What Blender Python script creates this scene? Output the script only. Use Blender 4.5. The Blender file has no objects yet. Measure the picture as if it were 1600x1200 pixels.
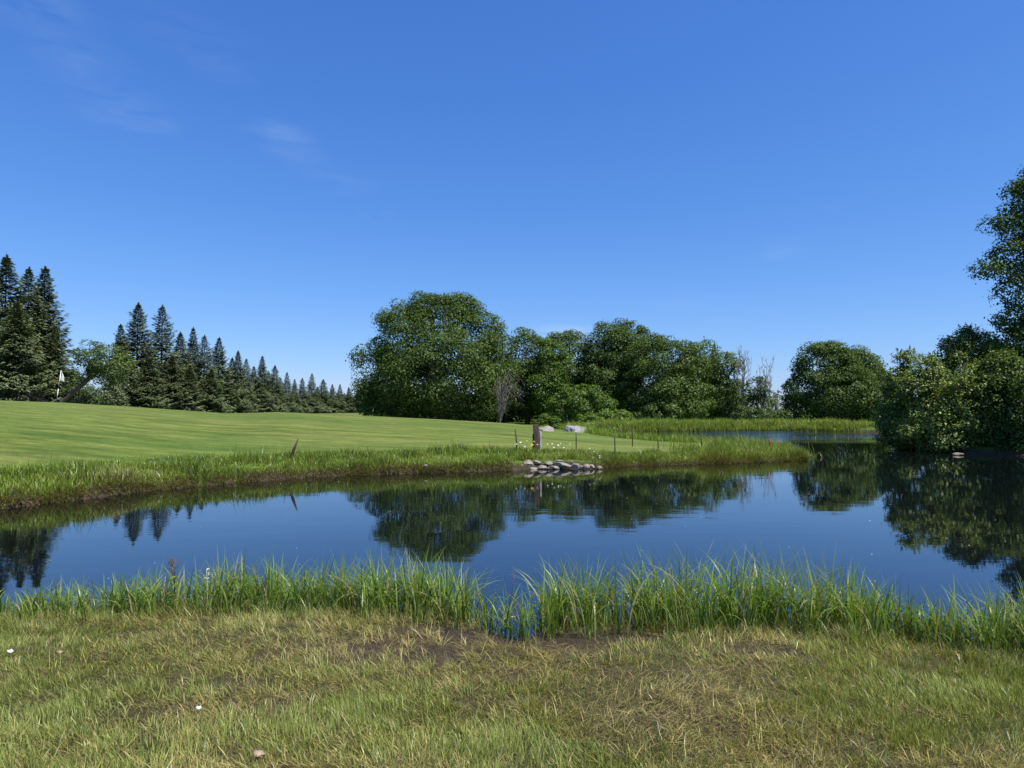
import bpy, math, random
import numpy as np
from mathutils import Vector

# ------------------------------------------------------------------ camera, sky, sun, exposure
SC = bpy.context.scene
COL = SC.collection
R = math.radians
rng = np.random.default_rng(7)
random.seed(7)

CAM_H = 1.8
FPX = 1066.7                       # focal length in pixels of the 1600 px wide photograph
PITCH = math.atan(43 / FPX)
cam_d = bpy.data.cameras.new("camera")
cam_d.sensor_width = 36.0
cam_d.lens = 36.0 * FPX / 1600
cam_d.clip_start = 0.05
cam_d.clip_end = 9000
cam = bpy.data.objects.new("camera", cam_d)
COL.objects.link(cam)
cam.location = (0, 0, CAM_H)
cam.rotation_euler = (math.pi / 2 + PITCH, 0, 0)
SC.camera = cam

SUN_EL = R(61)
SUN_AZ = R(123)                    # clockwise from the view direction (+Y): right, a little behind
sun_d = bpy.data.lights.new("sun", 'SUN')
sun_d.energy = 5.0
sun_d.angle = R(0.5)
sun_d.color = (1.0, 0.955, 0.88)
sun = bpy.data.objects.new("sun", sun_d)
COL.objects.link(sun)
sdir = Vector((math.sin(SUN_AZ) * math.cos(SUN_EL), math.cos(SUN_AZ) * math.cos(SUN_EL), math.sin(SUN_EL)))
sun.rotation_euler = sdir.to_track_quat('Z', 'Y').to_euler()

world = bpy.data.worlds.new("World")
SC.world = world
world.use_nodes = True
wn, wl = world.node_tree.nodes, world.node_tree.links
wn.clear()
w_out = wn.new('ShaderNodeOutputWorld')
w_bg = wn.new('ShaderNodeBackground')
w_bg.inputs['Strength'].default_value = 0.081
sky = wn.new('ShaderNodeTexSky')
sky.sky_type = 'NISHITA'
sky.sun_disc = False
sky.sun_elevation = SUN_EL
sky.sun_rotation = SUN_AZ
sky.altitude = 0
sky.air_density = 1.0
sky.dust_density = 0.2
sky.ozone_density = 4.0
# colour response of the sky, channel by channel
sepc = wn.new('ShaderNodeSeparateColor'); wl.new(sky.outputs[0], sepc.inputs[0])
cmb = wn.new('ShaderNodeCombineColor')
for ch, (gam, gain) in enumerate(((1.117, .666), (.864, 1.267), (.615, 3.018))):
    pw = wn.new('ShaderNodeMath'); pw.operation = 'POWER'; pw.inputs[1].default_value = gam
    wl.new(sepc.outputs[ch], pw.inputs[0])
    mu = wn.new('ShaderNodeMath'); mu.operation = 'MULTIPLY'; mu.inputs[1].default_value = gain
    wl.new(pw.outputs[0], mu.inputs[0]); wl.new(mu.outputs[0], cmb.inputs[ch])
# thin cirrus wisps: soft patches by direction, broken up by stretched noise
def sky_dir(px, py):
    v = (600 - py) / FPX
    d = Vector(((px - 800) / FPX, math.cos(PITCH) - v * math.sin(PITCH), math.sin(PITCH) + v * math.cos(PITCH)))
    return d.normalized()
tc = wn.new('ShaderNodeTexCoord')
mp = wn.new('ShaderNodeMapping')
mp.inputs['Rotation'].default_value = (0, R(28), 0)
mp.inputs['Scale'].default_value = (5.0, 5.0, 22.0)
wl.new(tc.outputs['Generated'], mp.inputs['Vector'])
n1 = wn.new('ShaderNodeTexNoise')
n1.inputs['Scale'].default_value = 2.2
n1.inputs['Detail'].default_value = 7
n1.inputs['Roughness'].default_value = 0.6
n1.inputs['Distortion'].default_value = 0.6
wl.new(mp.outputs[0], n1.inputs['Vector'])
r1 = wn.new('ShaderNodeMapRange'); r1.inputs[1].default_value = .40; r1.inputs[2].default_value = .80
wl.new(n1.outputs['Fac'], r1.inputs[0])
acc = None
for (px, py, r, k) in [(40, 5, .07, .22), (125, 88, .055, .13), (215, 183, .06, .16), (150, 140, .09, .06), (300, 50, .07, .08), (345, 105, .05, .08),
                       (438, 215, .05, .20), (475, 245, .05, .10), (535, 282, .055, .13), (592, 333, .035, .08), (880, 516, .055, .38), (905, 520, .03, .25),
                       (545, 606, .03, .5), (570, 600, .02, .3), (1215, 395, .05, .09), (1190, 490, .03, .10), (1060, 470, .05, .07), (1290, 330, .12, .03)]:
    dn_ = wn.new('ShaderNodeVectorMath'); dn_.operation = 'DISTANCE'
    m2 = wn.new('ShaderNodeVectorMath'); m2.operation = 'MULTIPLY'; m2.inputs[1].default_value = (1, 1, 2.4)
    wl.new(tc.outputs['Generated'], m2.inputs[0]); wl.new(m2.outputs[0], dn_.inputs[0])
    d_ = sky_dir(px, py); dn_.inputs[1].default_value = (d_.x, d_.y, d_.z * 2.4)
    mr = wn.new('ShaderNodeMapRange'); mr.interpolation_type = 'SMOOTHSTEP'
    mr.inputs[1].default_value = r * 1.3; mr.inputs[2].default_value = 0; mr.inputs[3].default_value = 0; mr.inputs[4].default_value = k
    wl.new(dn_.outputs['Value'], mr.inputs[0])
    if acc is None: acc = mr.outputs[0]
    else:
        ad = wn.new('ShaderNodeMath'); ad.operation = 'ADD'; wl.new(acc, ad.inputs[0]); wl.new(mr.outputs[0], ad.inputs[1]); acc = ad.outputs[0]
mulw = wn.new('ShaderNodeMath'); mulw.operation = 'MULTIPLY'
m3 = wn.new('ShaderNodeMath'); m3.operation = 'MULTIPLY'; m3.inputs[1].default_value = .7; wl.new(acc, m3.inputs[0]); wl.new(m3.outputs[0], mulw.inputs[0]); wl.new(r1.outputs[0], mulw.inputs[1])
mixw = wn.new('ShaderNodeMixRGB')
mixw.inputs[2].default_value = (7.2, 8.2, 9.6, 1)
wl.new(mulw.outputs[0], mixw.inputs[0])
wl.new(cmb.outputs[0], mixw.inputs[1])
wl.new(mixw.outputs[0], w_bg.inputs['Color'])
wl.new(w_bg.outputs[0], w_out.inputs[0])

SC.view_settings.view_transform = 'Standard'
SC.view_settings.look = 'None'
SC.view_settings.gamma = 1
SC.view_settings.use_curve_mapping = False
SC.view_settings.exposure = 0.36
SC.cycles.max_bounces = 6
SC.cycles.transparent_max_bounces = 8

# ------------------------------------------------------------------ helpers
CP, SP = math.cos(PITCH), math.sin(PITCH)

def ray(px, py):
    v = (600 - py) / FPX
    return np.array([(px - 800) / FPX, CP - v * SP, SP + v * CP])

def at(px, py, D):
    """point on the line of sight through a photo pixel, D metres ahead"""
    d = ray(px, py)
    t = D / d[1]
    return np.array([d[0] * t, D, CAM_H + d[2] * t])

def on_z(px, py, z=0.0):
    d = ray(px, py)
    t = (z - CAM_H) / d[2]
    return np.array([d[0] * t, d[1] * t, z])

def hash2(ix, iy, seed):
    h = (ix * 374761393 + iy * 668265263 + seed * 1442695041) & 0xFFFFFFFF
    h = ((h ^ (h >> 13)) * 1274126177) & 0xFFFFFFFF
    h = h ^ (h >> 16)
    return (h & 0xFFFFFF) / float(0xFFFFFF)

def vnoise(x, y, seed=0):
    x = np.asarray(x, float); y = np.asarray(y, float)
    ix = np.floor(x).astype(np.int64); iy = np.floor(y).astype(np.int64)
    fx = x - ix; fy = y - iy
    fx = fx * fx * (3 - 2 * fx); fy = fy * fy * (3 - 2 * fy)
    a = hash2(ix, iy, seed); b = hash2(ix + 1, iy, seed)
    c = hash2(ix, iy + 1, seed); d = hash2(ix + 1, iy + 1, seed)
    return (a * (1 - fx) + b * fx) * (1 - fy) + (c * (1 - fx) + d * fx) * fy

def fnoise(x, y, seed=0, octv=4, g=0.5):
    s = 0; a = 1; t = 0
    for o in range(octv):
        s = s + a * vnoise(x * 2 ** o, y * 2 ** o, seed + o * 17)
        t += a; a *= g
    return s / t

def sstep(a, b, x):
    t = np.clip((x - a) / (b - a), 0, 1)
    return t * t * (3 - 2 * t)

def mesh_np(name, V, quads=None, tris=None, attrs=None, smooth=False, mats=()):
    me = bpy.data.meshes.new(name)
    V = np.ascontiguousarray(V, np.float32)
    nq = 0 if quads is None else len(quads)
    nt = 0 if tris is None else len(tris)
    me.vertices.add(len(V))
    me.vertices.foreach_set('co', V.ravel())
    loops = []
    if nq: loops.append(np.asarray(quads, np.int32).ravel())
    if nt: loops.append(np.asarray(tris, np.int32).ravel())
    loops = np.concatenate(loops)
    me.loops.add(len(loops))
    me.loops.foreach_set('vertex_index', loops)
    tot = np.concatenate([np.full(nq, 4, np.int32), np.full(nt, 3, np.int32)])
    start = np.concatenate([[0], np.cumsum(tot)[:-1]]).astype(np.int32)
    me.polygons.add(nq + nt)
    me.polygons.foreach_set('loop_start', start)
    try:
        me.polygons.foreach_set('loop_total', tot)
    except Exception:
        pass
    if smooth:
        me.polygons.foreach_set('use_smooth', np.ones(nq + nt, bool))
    me.update(calc_edges=True)
    if attrs:
        for k, a in attrs.items():
            at_ = me.attributes.new(k, 'FLOAT', 'POINT')
            at_.data.foreach_set('value', np.ascontiguousarray(a, np.float32))
    for m in mats:
        me.materials.append(m)
    return me

def obj(name, me, parent=None, loc=None, **props):
    o = bpy.data.objects.new(name, me)
    COL.objects.link(o)
    if parent is not None: o.parent = parent
    if loc is not None: o.location = [float(c) for c in loc]
    for k, v in props.items():
        o[k] = v
    return o

def thing(name, loc, label, category, group=None, rotz=0.0, scale=1.0):
    o = bpy.data.objects.new(name, None)
    COL.objects.link(o)
    o.location = [float(c) for c in loc]
    o.rotation_euler = (0, 0, rotz)
    o.scale = (scale, scale, scale) if np.isscalar(scale) else scale
    o.empty_display_size = 0.3
    o['label'] = label; o['category'] = category
    if group: o['group'] = group
    return o

class Geo:
    """collects vertices, quads and triangles with per-vertex attributes"""
    def __init__(s):
        s.V = []; s.Q = []; s.T = []; s.A = {}; s.n = 0
    def add(s, V, Q=None, T=None, **A):
        V = np.asarray(V, float)
        if Q is not None and len(Q): s.Q.append(np.asarray(Q) + s.n)
        if T is not None and len(T): s.T.append(np.asarray(T) + s.n)
        s.V.append(V)
        for k, a in A.items():
            s.A.setdefault(k, []).append(np.broadcast_to(np.asarray(a, float), (len(V),)))
        s.n += len(V)
    def mesh(s, name, mat, smooth=False):
        V = np.concatenate(s.V)
        Q = np.concatenate(s.Q) if s.Q else None
        T = np.concatenate(s.T) if s.T else None
        A = {k: np.concatenate(v) for k, v in s.A.items()}
        return mesh_np(name, V, Q, T, A, smooth, [mat])

def tube(g, P, rad, n=6, **A):
    P = np.asarray(P, float); rad = np.broadcast_to(np.asarray(rad, float), (len(P),))
    tan = np.gradient(P, axis=0)
    tan /= np.linalg.norm(tan, axis=1)[:, None] + 1e-9
    ref = np.array([1.0, 0.1, 0.03]) if abs(tan[0][2]) > 0.7 else np.array([0.03, 0.1, 1.0])
    u = np.cross(tan, ref); u /= np.linalg.norm(u, axis=1)[:, None] + 1e-9
    w = np.cross(tan, u)
    a = np.arange(n) / n * 2 * np.pi
    ring = u[:, None] * np.cos(a)[None, :, None] + w[:, None] * np.sin(a)[None, :, None]
    V = (P[:, None] + ring * rad[:, None, None]).reshape(-1, 3)
    m = len(P)
    i, j = np.meshgrid(np.arange(m - 1), np.arange(n), indexing='ij')
    j2 = (j + 1) % n
    Q = np.stack([i * n + j, i * n + j2, (i + 1) * n + j2, (i + 1) * n + j], -1).reshape(-1, 4)
    V = np.vstack([V, P[-1:]])
    T = [[(m - 1) * n + k, (m - 1) * n + (k + 1) % n, m * n] for k in range(n)]
    g.add(V, Q, T, **A)

def leaves(g, C, N, L, W, hue, fold=0.18, roll=None):
    """diamond leaves/leaf sprays at C with normals N"""
    n = len(C)
    N = N / (np.linalg.norm(N, axis=1)[:, None] + 1e-9)
    r = rng.normal(size=(n, 3)) if roll is None else roll
    u = np.cross(N, r); u /= np.linalg.norm(u, axis=1)[:, None] + 1e-9
    w = np.cross(N, u)
    L = np.broadcast_to(L, (n,))[:, None]; W = np.broadcast_to(W, (n,))[:, None]
    V = np.empty((n, 4, 3))
    V[:, 0] = C - u * L * .5
    V[:, 1] = C + w * W * .5 + N * L * fold - u * L * .05
    V[:, 2] = C + u * L * .5 - N * L * fold * .6
    V[:, 3] = C - w * W * .5 + N * L * fold * .5 + u * L * .08
    Q = np.arange(n * 4).reshape(n, 4)
    g.add(V.reshape(-1, 3), Q, hue=np.repeat(hue, 4), rnd=np.repeat(rng.random(n), 4))

def blades(g, B, h, w, az, lean, curl, nseg, green, bright, face=None):
    """grass blades: B base points, h length, w width, az lean azimuth, lean/curl radians"""
    n = len(B)
    t = np.linspace(0, 1, nseg + 1)
    ang = lean[:, None] + curl[:, None] * t[None, :] ** 1.4
    seg = (h / nseg)[:, None]
    dx = np.sin(ang) * seg; dz = np.cos(ang) * seg
    X = np.concatenate([np.zeros((n, 1)), np.cumsum((dx[:, :-1] + dx[:, 1:]) / 2, 1)], 1)
    Z = np.concatenate([np.zeros((n, 1)), np.cumsum((dz[:, :-1] + dz[:, 1:]) / 2, 1)], 1)
    ca, sa = np.cos(az)[:, None], np.sin(az)[:, None]
    P = np.stack([B[:, 0:1] + X * ca, B[:, 1:2] + X * sa, B[:, 2:3] + Z], -1)
    fa = az + np.pi / 2 + rng.normal(0, .5, n) if face is None else face
    prof = np.clip(1.05 - t ** 1.8, 0, 1) * (0.75 + 0.5 * t * (1 - t) * 2)
    hw = (w[:, None] * prof[None, :] * .5)[..., None]
    S = np.stack([np.cos(fa), np.sin(fa), rng.normal(0, .15, n)], -1)[:, None, :]
    Lf = P[:, :-1] - S * hw[:, :-1]
    Rt = P[:, :-1] + S * hw[:, :-1]
    m = 2 * nseg + 1
    V = np.empty((n, m, 3))
    V[:, 0:2 * nseg:2] = Lf; V[:, 1:2 * nseg:2] = Rt; V[:, -1] = P[:, -1]
    tt = np.empty((n, m)); tt[:, 0:2 * nseg:2] = t[:-1]; tt[:, 1:2 * nseg:2] = t[:-1]; tt[:, -1] = 1
    b = (np.arange(n) * m)[:, None]
    Q = None
    if nseg > 1:
        k = np.arange(nseg - 1) * 2
        Q = np.stack([b + k, b + k + 1, b + k + 3, b + k + 2], -1).reshape(-1, 4)
    T = np.stack([b[:, 0] + m - 3, b[:, 0] + m - 2, b[:, 0] + m - 1], -1)
    g.add(V.reshape(-1, 3), Q, T, green=np.repeat(green, m), bright=np.repeat(bright, m), along=tt.ravel())

# ------------------------------------------------------------------ materials
def new_mat(name):
    m = bpy.data.materials.new(name); m.use_nodes = True
    nt = m.node_tree; nt.nodes.clear()
    out = nt.nodes.new('ShaderNodeOutputMaterial')
    return m, nt.nodes, nt.links, out

def attr(N, name):
    a = N.new('ShaderNodeAttribute'); a.attribute_name = name
    return a.outputs['Fac']

def ramp(N, L, src, stops, interp='LINEAR'):
    r = N.new('ShaderNodeValToRGB'); r.color_ramp.interpolation = interp
    e = r.color_ramp.elements
    while len(e) < len(stops): e.new(0.5)
    for k, (p, c) in enumerate(stops):
        e[k].position = p; e[k].color = (*c, 1) if len(c) == 3 else c
    L.new(src, r.inputs[0])
    return r.outputs[0]

def mixc(N, L, fac, a, b, mode='MIX'):
    m = N.new('ShaderNodeMixRGB'); m.blend_type = mode
    for s, i in ((fac, 0), (a, 1), (b, 2)):
        if isinstance(s, (int, float)): m.inputs[i].default_value = s
        elif isinstance(s, tuple): m.inputs[i].default_value = (*s, 1)
        else: L.new(s, m.inputs[i])
    return m.outputs[0]

def math_(N, L, op, a, b=None, clamp=False):
    m = N.new('ShaderNodeMath'); m.operation = op; m.use_clamp = clamp
    for i, s in enumerate((a, b)):
        if s is None: continue
        if isinstance(s, (int, float)): m.inputs[i].default_value = s
        else: L.new(s, m.inputs[i])
    return m.outputs[0]

def noise(N, L, scale, detail=4, rough=.55, vec=None, mapscale=None, rot=None, dist=0):
    t = N.new('ShaderNodeTexNoise')
    t.inputs['Scale'].default_value = scale; t.inputs['Detail'].default_value = detail
    t.inputs['Roughness'].default_value = rough; t.inputs['Distortion'].default_value = dist
    if vec is None:
        c = N.new('ShaderNodeTexCoord'); vec = c.outputs['Object']
    if mapscale is not None:
        mpn = N.new('ShaderNodeMapping'); mpn.inputs['Scale'].default_value = mapscale
        if rot: mpn.inputs['Rotation'].default_value = rot
        L.new(vec, mpn.inputs[0]); vec = mpn.outputs[0]
    L.new(vec, t.inputs['Vector'])
    return t.outputs['Fac']

def leaf_shader(m, N, L, out, col, trans=.35, gloss=.02, grough=.5):
    d = N.new('ShaderNodeBsdfDiffuse'); L.new(col, d.inputs[0])
    t = N.new('ShaderNodeBsdfTranslucent')
    tcol = mixc(N, L, 1.0, col, (1.25, 1.15, .45), 'MULTIPLY'); L.new(tcol, t.inputs[0])
    s = N.new('ShaderNodeMixShader'); s.inputs[0].default_value = trans
    L.new(d.outputs[0], s.inputs[1]); L.new(t.outputs[0], s.inputs[2])
    g_ = N.new('ShaderNodeBsdfGlossy'); g_.inputs['Roughness'].default_value = grough
    g_.inputs[0].default_value = (1, 1, 1, 1)
    s2 = N.new('ShaderNodeMixShader'); s2.inputs[0].default_value = gloss
    L.new(s.outputs[0], s2.inputs[1]); L.new(g_.outputs[0], s2.inputs[2])
    L.new(s2.outputs[0], out.inputs[0])

def mat_leaf(name, dark, mid, light, trans=.3, gloss=.018):
    m, N, L, out = new_mat(name)
    c = ramp(N, L, attr(N, 'hue'), [(0, dark), (.5, mid), (1, light)])
    v = math_(N, L, 'MULTIPLY_ADD', attr(N, 'rnd'), .8)
    N_ = v.node; N_.inputs[2].default_value = .6
    cc = N.new('ShaderNodeVectorMath'); cc.operation = 'SCALE'
    L.new(c, cc.inputs[0]); L.new(v, cc.inputs['Scale'])
    leaf_shader(m, N, L, out, cc.outputs[0], trans, gloss)
    return m

def mat_blade(name, straw, green_d, green_l, base_dark=.55, trans=.35, gloss=.05):
    m, N, L, out = new_mat(name)
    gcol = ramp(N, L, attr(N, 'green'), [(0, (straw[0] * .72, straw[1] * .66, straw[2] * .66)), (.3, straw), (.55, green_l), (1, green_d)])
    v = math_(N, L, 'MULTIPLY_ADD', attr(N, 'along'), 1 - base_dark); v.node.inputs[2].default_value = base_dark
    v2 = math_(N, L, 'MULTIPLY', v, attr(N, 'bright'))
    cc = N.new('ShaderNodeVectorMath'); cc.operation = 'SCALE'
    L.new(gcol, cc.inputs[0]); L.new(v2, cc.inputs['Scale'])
    leaf_shader(m, N, L, out, cc.outputs[0], trans, gloss, .35)
    return m

def mat_rock(name, c1, c2, scale=3.0, rough=.85, bump=.3, moss=None):
    m, N, L, out = new_mat(name)
    p = N.new('ShaderNodeBsdfPrincipled'); p.inputs['Roughness'].default_value = rough
    n = noise(N, L, scale, 8, .65)
    c = mixc(N, L, ramp(N, L, n, [(.35, (0, 0, 0)), (.65, (1, 1, 1))]), c1, c2)
    n2 = noise(N, L, scale * 6, 5, .7)
    c = mixc(N, L, .5, c, ramp(N, L, n2, [(.3, (.55, .55, .55)), (.7, (1, 1, 1))]), 'MULTIPLY')
    L.new(c, p.inputs['Base Color'])
    b = N.new('ShaderNodeBump'); b.inputs['Strength'].default_value = bump; b.inputs['Distance'].default_value = .03
    L.new(n2, b.inputs['Height']); L.new(b.outputs[0], p.inputs['Normal'])
    L.new(p.outputs[0], out.inputs[0])
    return m

def mat_wood(name, c1, c2, scale=(30, 30, 2)):
    m, N, L, out = new_mat(name)
    p = N.new('ShaderNodeBsdfPrincipled'); p.inputs['Roughness'].default_value = .85
    n = noise(N, L, 1.0, 6, .6, mapscale=scale)
    c = mixc(N, L, ramp(N, L, n, [(.35, (0, 0, 0)), (.65, (1, 1, 1))]), c1, c2)
    L.new(c, p.inputs['Base Color'])
    b = N.new('ShaderNodeBump'); b.inputs['Strength'].default_value = .5; b.inputs['Distance'].default_value = .02
    L.new(n, b.inputs['Height']); L.new(b.outputs[0], p.inputs['Normal'])
    L.new(p.outputs[0], out.inputs[0])
    return m

def mat_plain(name, c, rough=.6):
    m, N, L, out = new_mat(name)
    p = N.new('ShaderNodeBsdfPrincipled'); p.inputs['Roughness'].default_value = rough
    n = noise(N, L, 14, 4)
    cc = mixc(N, L, .25, c, ramp(N, L, n, [(.3, (.5, .5, .5)), (.7, (1, 1, 1))]), 'MULTIPLY')
    L.new(cc, p.inputs['Base Color']); L.new(p.outputs[0], out.inputs[0])
    return m

M = {}
M['maple'] = mat_leaf('maple_leaves', (.036, .068, .012), (.072, .125, .018), (.13, .19, .03), .27)
M['ash'] = mat_leaf('ash_leaves', (.055, .095, .024), (.09, .145, .034), (.14, .205, .045))
M['bright'] = mat_leaf('bright_leaves', (.065, .125, .016), (.105, .18, .024), (.15, .235, .03))
M['alder'] = mat_leaf('alder_leaves', (.07, .11, .016), (.13, .19, .028), (.22, .28, .05), .3, .03)
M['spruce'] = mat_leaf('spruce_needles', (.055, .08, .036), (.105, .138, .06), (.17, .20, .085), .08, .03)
M['bark'] = mat_wood('bark', (.07, .055, .042), (.15, .13, .11), (12, 12, 2))
M['greybark'] = mat_wood('grey_dead_wood', (.10, .088, .075), (.22, .195, .17), (12, 12, 2))
M['post'] = mat_wood('weathered_post_wood', (.045, .028, .022), (.11, .07, .055), (40, 40, 2))
M['postpale'] = mat_wood('pale_board_wood', (.34, .31, .27), (.5, .46, .4), (40, 40, 2))
M['rust'] = mat_plain('rusty_iron', (.06, .028, .022), .7)
M['darkmetal'] = mat_plain('dark_metal', (.02, .02, .022), .5)
M['redstake'] = mat_plain('red_stake_paint', (.28, .045, .03), .6)
M['stone'] = mat_rock('tan_stone', (.15, .12, .085), (.38, .32, .24), 5)
M['boulder'] = mat_rock('pale_boulder_stone', (.24, .225, .205), (.40, .375, .35), 2.2)
M['white'] = mat_plain('white_cloth', (.82, .81, .76), .7)
M['whitepaint'] = mat_plain('white_paint', (.78, .78, .75), .4)
M['blackpaint'] = mat_plain('black_paint', (.015, .015, .017), .4)
M['petal_y'] = mat_plain('yellow_petal', (.8, .5, .02), .5)
M['petal_w'] = mat_plain('white_petal', (.8, .8, .74), .5)
M['deadleaf'] = mat_plain('dry_leaf', (.42, .3, .2), .8)
M['straw'] = mat_plain('straw_stem', (.5, .36, .25), .7)
M['reddish'] = mat_plain('reddish_seed_head', (.13, .085, .04), .8)
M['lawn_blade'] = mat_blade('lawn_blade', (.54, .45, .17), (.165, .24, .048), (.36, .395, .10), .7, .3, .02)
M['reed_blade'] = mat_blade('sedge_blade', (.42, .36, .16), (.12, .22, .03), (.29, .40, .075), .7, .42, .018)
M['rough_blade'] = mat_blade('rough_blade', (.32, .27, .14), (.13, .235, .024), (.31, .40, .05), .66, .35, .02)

# ------------------------------------------------------------------ pond outline and terrain
front_px = [(0, 795), (100, 784), (200, 771), (300, 761), (400, 752), (500, 745), (600, 741), (700, 738), (800, 735),
            (850, 733), (930, 732), (1000, 728), (1100, 725), (1200, 722), (1255, 719)]
back_px = [(895, 674.2), (925, 679.5), (985, 688), (1050, 694), (1120, 696.5), (1190, 699), (1240, 704), (1272, 711.5)]
near_px = [(0, 968), (120, 964), (240, 960), (400, 956), (560, 960), (680, 968), (740, 976), (770, 992), (800, 1000), (835, 994),
           (862, 982), (960, 980), (1080, 982), (1200, 986), (1320, 992), (1400, 1000), (1480, 1016), (1600, 1030)]
right_px = [(1700, 715), (1600, 713), (1560, 711), (1500, 708.5), (1430, 703), (1395, 695), (1380, 686), (1372, 679), (1362, 674.6)]
far_px = [(1280, 672.8), (1180, 672.6), (1080, 673.2), (1000, 673.8), (940, 674), (905, 673.6)]
poly = [(-60, -3), (-30, 1.5), (-14, 3.6), (-8, 4.9)]
poly += [tuple(on_z(*p)[:2]) for p in near_px]
poly += [(6.5, 4.2), (9, 4.2), (14, 5.5), (20, 10), (23, 18)]
poly += [tuple(on_z(*p)[:2]) for p in right_px]
poly += [tuple(on_z(*p)[:2]) for p in far_px]
poly += [tuple(on_z(*p)[:2]) for p in back_px]
poly += [tuple(on_z(*p)[:2]) for p in front_px[::-1]]
poly += [(-11.2, 10.2), (-13.5, 8.2), (-20, 6.5), (-34, 5.5), (-60, 4)]
PO = np.array(poly)

def shore(X, Y):
    """signed distance to the pond's edge, + on land"""
    shp = np.shape(X)
    X = np.ravel(X); Y = np.ravel(Y)
    best = np.full(len(X), 1e9); ins = np.zeros(len(X), bool)
    for k in range(len(PO)):
        a = PO[k]; b = PO[(k + 1) % len(PO)]
        d = b - a; l2 = d @ d
        t = np.clip(((X - a[0]) * d[0] + (Y - a[1]) * d[1]) / l2, 0, 1)
        dd = (X - a[0] - t * d[0]) ** 2 + (Y - a[1] - t * d[1]) ** 2
        best = np.minimum(best, dd)
        c = ((a[1] > Y) != (b[1] > Y)) & (X < d[0] * (Y - a[1]) / (d[1] if abs(d[1]) > 1e-9 else 1e-9) + a[0])
        ins ^= c
    s = np.sqrt(best)
    s[ins] *= -1
    return s.reshape(shp)

U_ = lambda px: (px - 800) / FPX
fr = np.array([on_z(*p)[:2] for p in front_px])
fu, fD = fr[:, 0] / fr[:, 1], fr[:, 1]
crest = [(-700, 618, 34), (-200, 621, 36), (0, 625.5, 38), (100, 629, 40), (200, 635, 42), (300, 642, 44), (350, 645.5, 45), (390, 645.5, 46),
         (430, 643.5, 47), (480, 645.5, 48), (600, 651, 50), (700, 656, 52), (800, 662, 54), (850, 668, 54), (880, 673, 50)]
cu = np.array([U_(c[0]) for c in crest]); cD = np.array([c[2] for c in crest])
cz = np.array([at(c[0], c[1], c[2])[2] for c in crest])
BANK = .40

def terrain(X, Y, sd=None):
    X = np.asarray(X, float); Y = np.asarray(Y, float)
    if sd is None: sd = shore(X, Y)
    n = fnoise(X * .9, Y * .9, 3, 4) - .5
    wob = sd + (fnoise(X * 1.7, Y * 1.7, 9, 3) - .5) * .25
    near = sstep(11, 8.5, Y) * sstep(-14, -10, X)
    near = np.where(Y < 0, 1, near)
    spit = sstep(.07, .17, X / np.where(Y > 1, Y, 1)) * sstep(52, 44, Y) * sstep(12, 16, Y) * sstep(21, 15, X)
    hb = BANK * (1 - .48 * spit) * (1 - np.exp(-np.clip(wob, 0, None) / .38))
    hn = .03 + .17 * (1 - np.exp(-np.clip(wob, 0, None) / 1.6)) * sstep(-.05, .4, wob)
    z = hb * (1 - near) + hn * near
    Ys = np.where(Y > 1, Y, 1)
    u = np.where(Y > 1, X / Ys, np.sign(X) * 9)
    D = Y
    Dw = np.interp(u, fu, fD); Dc = np.interp(u, cu, cD); zc = np.interp(u, cu, cz)
    t = np.clip((D - Dw - .3) / (Dc - Dw - .3), 0, 1)
    s = np.sin(t * np.pi / 2) ** 1.0 * .45 + t * .55
    left = sstep(U_(1010), U_(870), u) * (Y > 8)
    hill = (zc - BANK) * s * (1 - .35 * sstep(0, 35, D - Dc))
    hill = np.where(zc > BANK, hill, (zc - BANK) * s)
    z = z + hill * left * sstep(0, .6, sd)
    los = CAM_H + (zc - CAM_H) * D / np.maximum(Dc, 1) - .04
    zl = np.maximum(np.minimum(z, los), .12)
    z = np.where((zc < CAM_H) & (D > Dc) & (D < 130), z + (zl - z) * left * sstep(0, 6, D - Dc), z)
    # ground detail
    z = z + n * .06 * sstep(0, 1.0, sd) * (1 - near * .3) * np.clip(1 - (D - 25) / 30, .2, 1)
    z = z + (fnoise(X * 6, Y * 6, 21, 3) - .5) * .05 * near
    # far land drifts gently
    z = z + sstep(120, 600, np.hypot(X, Y)) * 1.0
    bed = -np.clip(-sd * .45, 0, 1.2) - .02
    z = np.where(sd > 0, np.maximum(z, 0.012), bed)
    k = sstep(-.06, .06, wob)
    return z

# ground mesh: rings around the camera, tight where the photograph looks
rad = [0.0]
r_ = .35
while r_ < 4000:
    rad.append(r_)
    if r_ < 9: r_ += .065 if r_ > 3 else .2
    elif r_ < 34: r_ *= 1.012
    elif r_ < 90: r_ *= 1.016
    else: r_ *= 1.08
rad = np.array(rad[1:])
az = np.concatenate([np.linspace(-180, -48, 34)[:-1], np.linspace(-48, 48, 320), np.linspace(48, 180, 34)[1:-1]])
AZ, RR = np.meshgrid(np.radians(az), rad, indexing='ij')
GX = np.sin(AZ) * RR; GY = np.cos(AZ) * RR
SD = shore(GX, GY)
GZ = terrain(GX, GY, SD)
na, nr = GX.shape
V = np.stack([GX, GY, GZ], -1).reshape(-1, 3)
i, j = np.meshgrid(np.arange(na), np.arange(nr - 1), indexing='ij')
i2 = (i + 1) % na
Q = np.stack([i * nr + j, i * nr + j + 1, i2 * nr + j + 1, i2 * nr + j], -1).reshape(-1, 4)[:, ::-1]
cidx = len(V)
V = np.vstack([V, [[0, 0, float(terrain(0.01, 0.01))]]])
T = np.array([[k * nr, ((k + 1) % na) * nr, cidx] for k in range(na)])[:, ::-1]
XX, YY, SS = V[:, 0], V[:, 1], np.append(SD.ravel(), 4)

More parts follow.
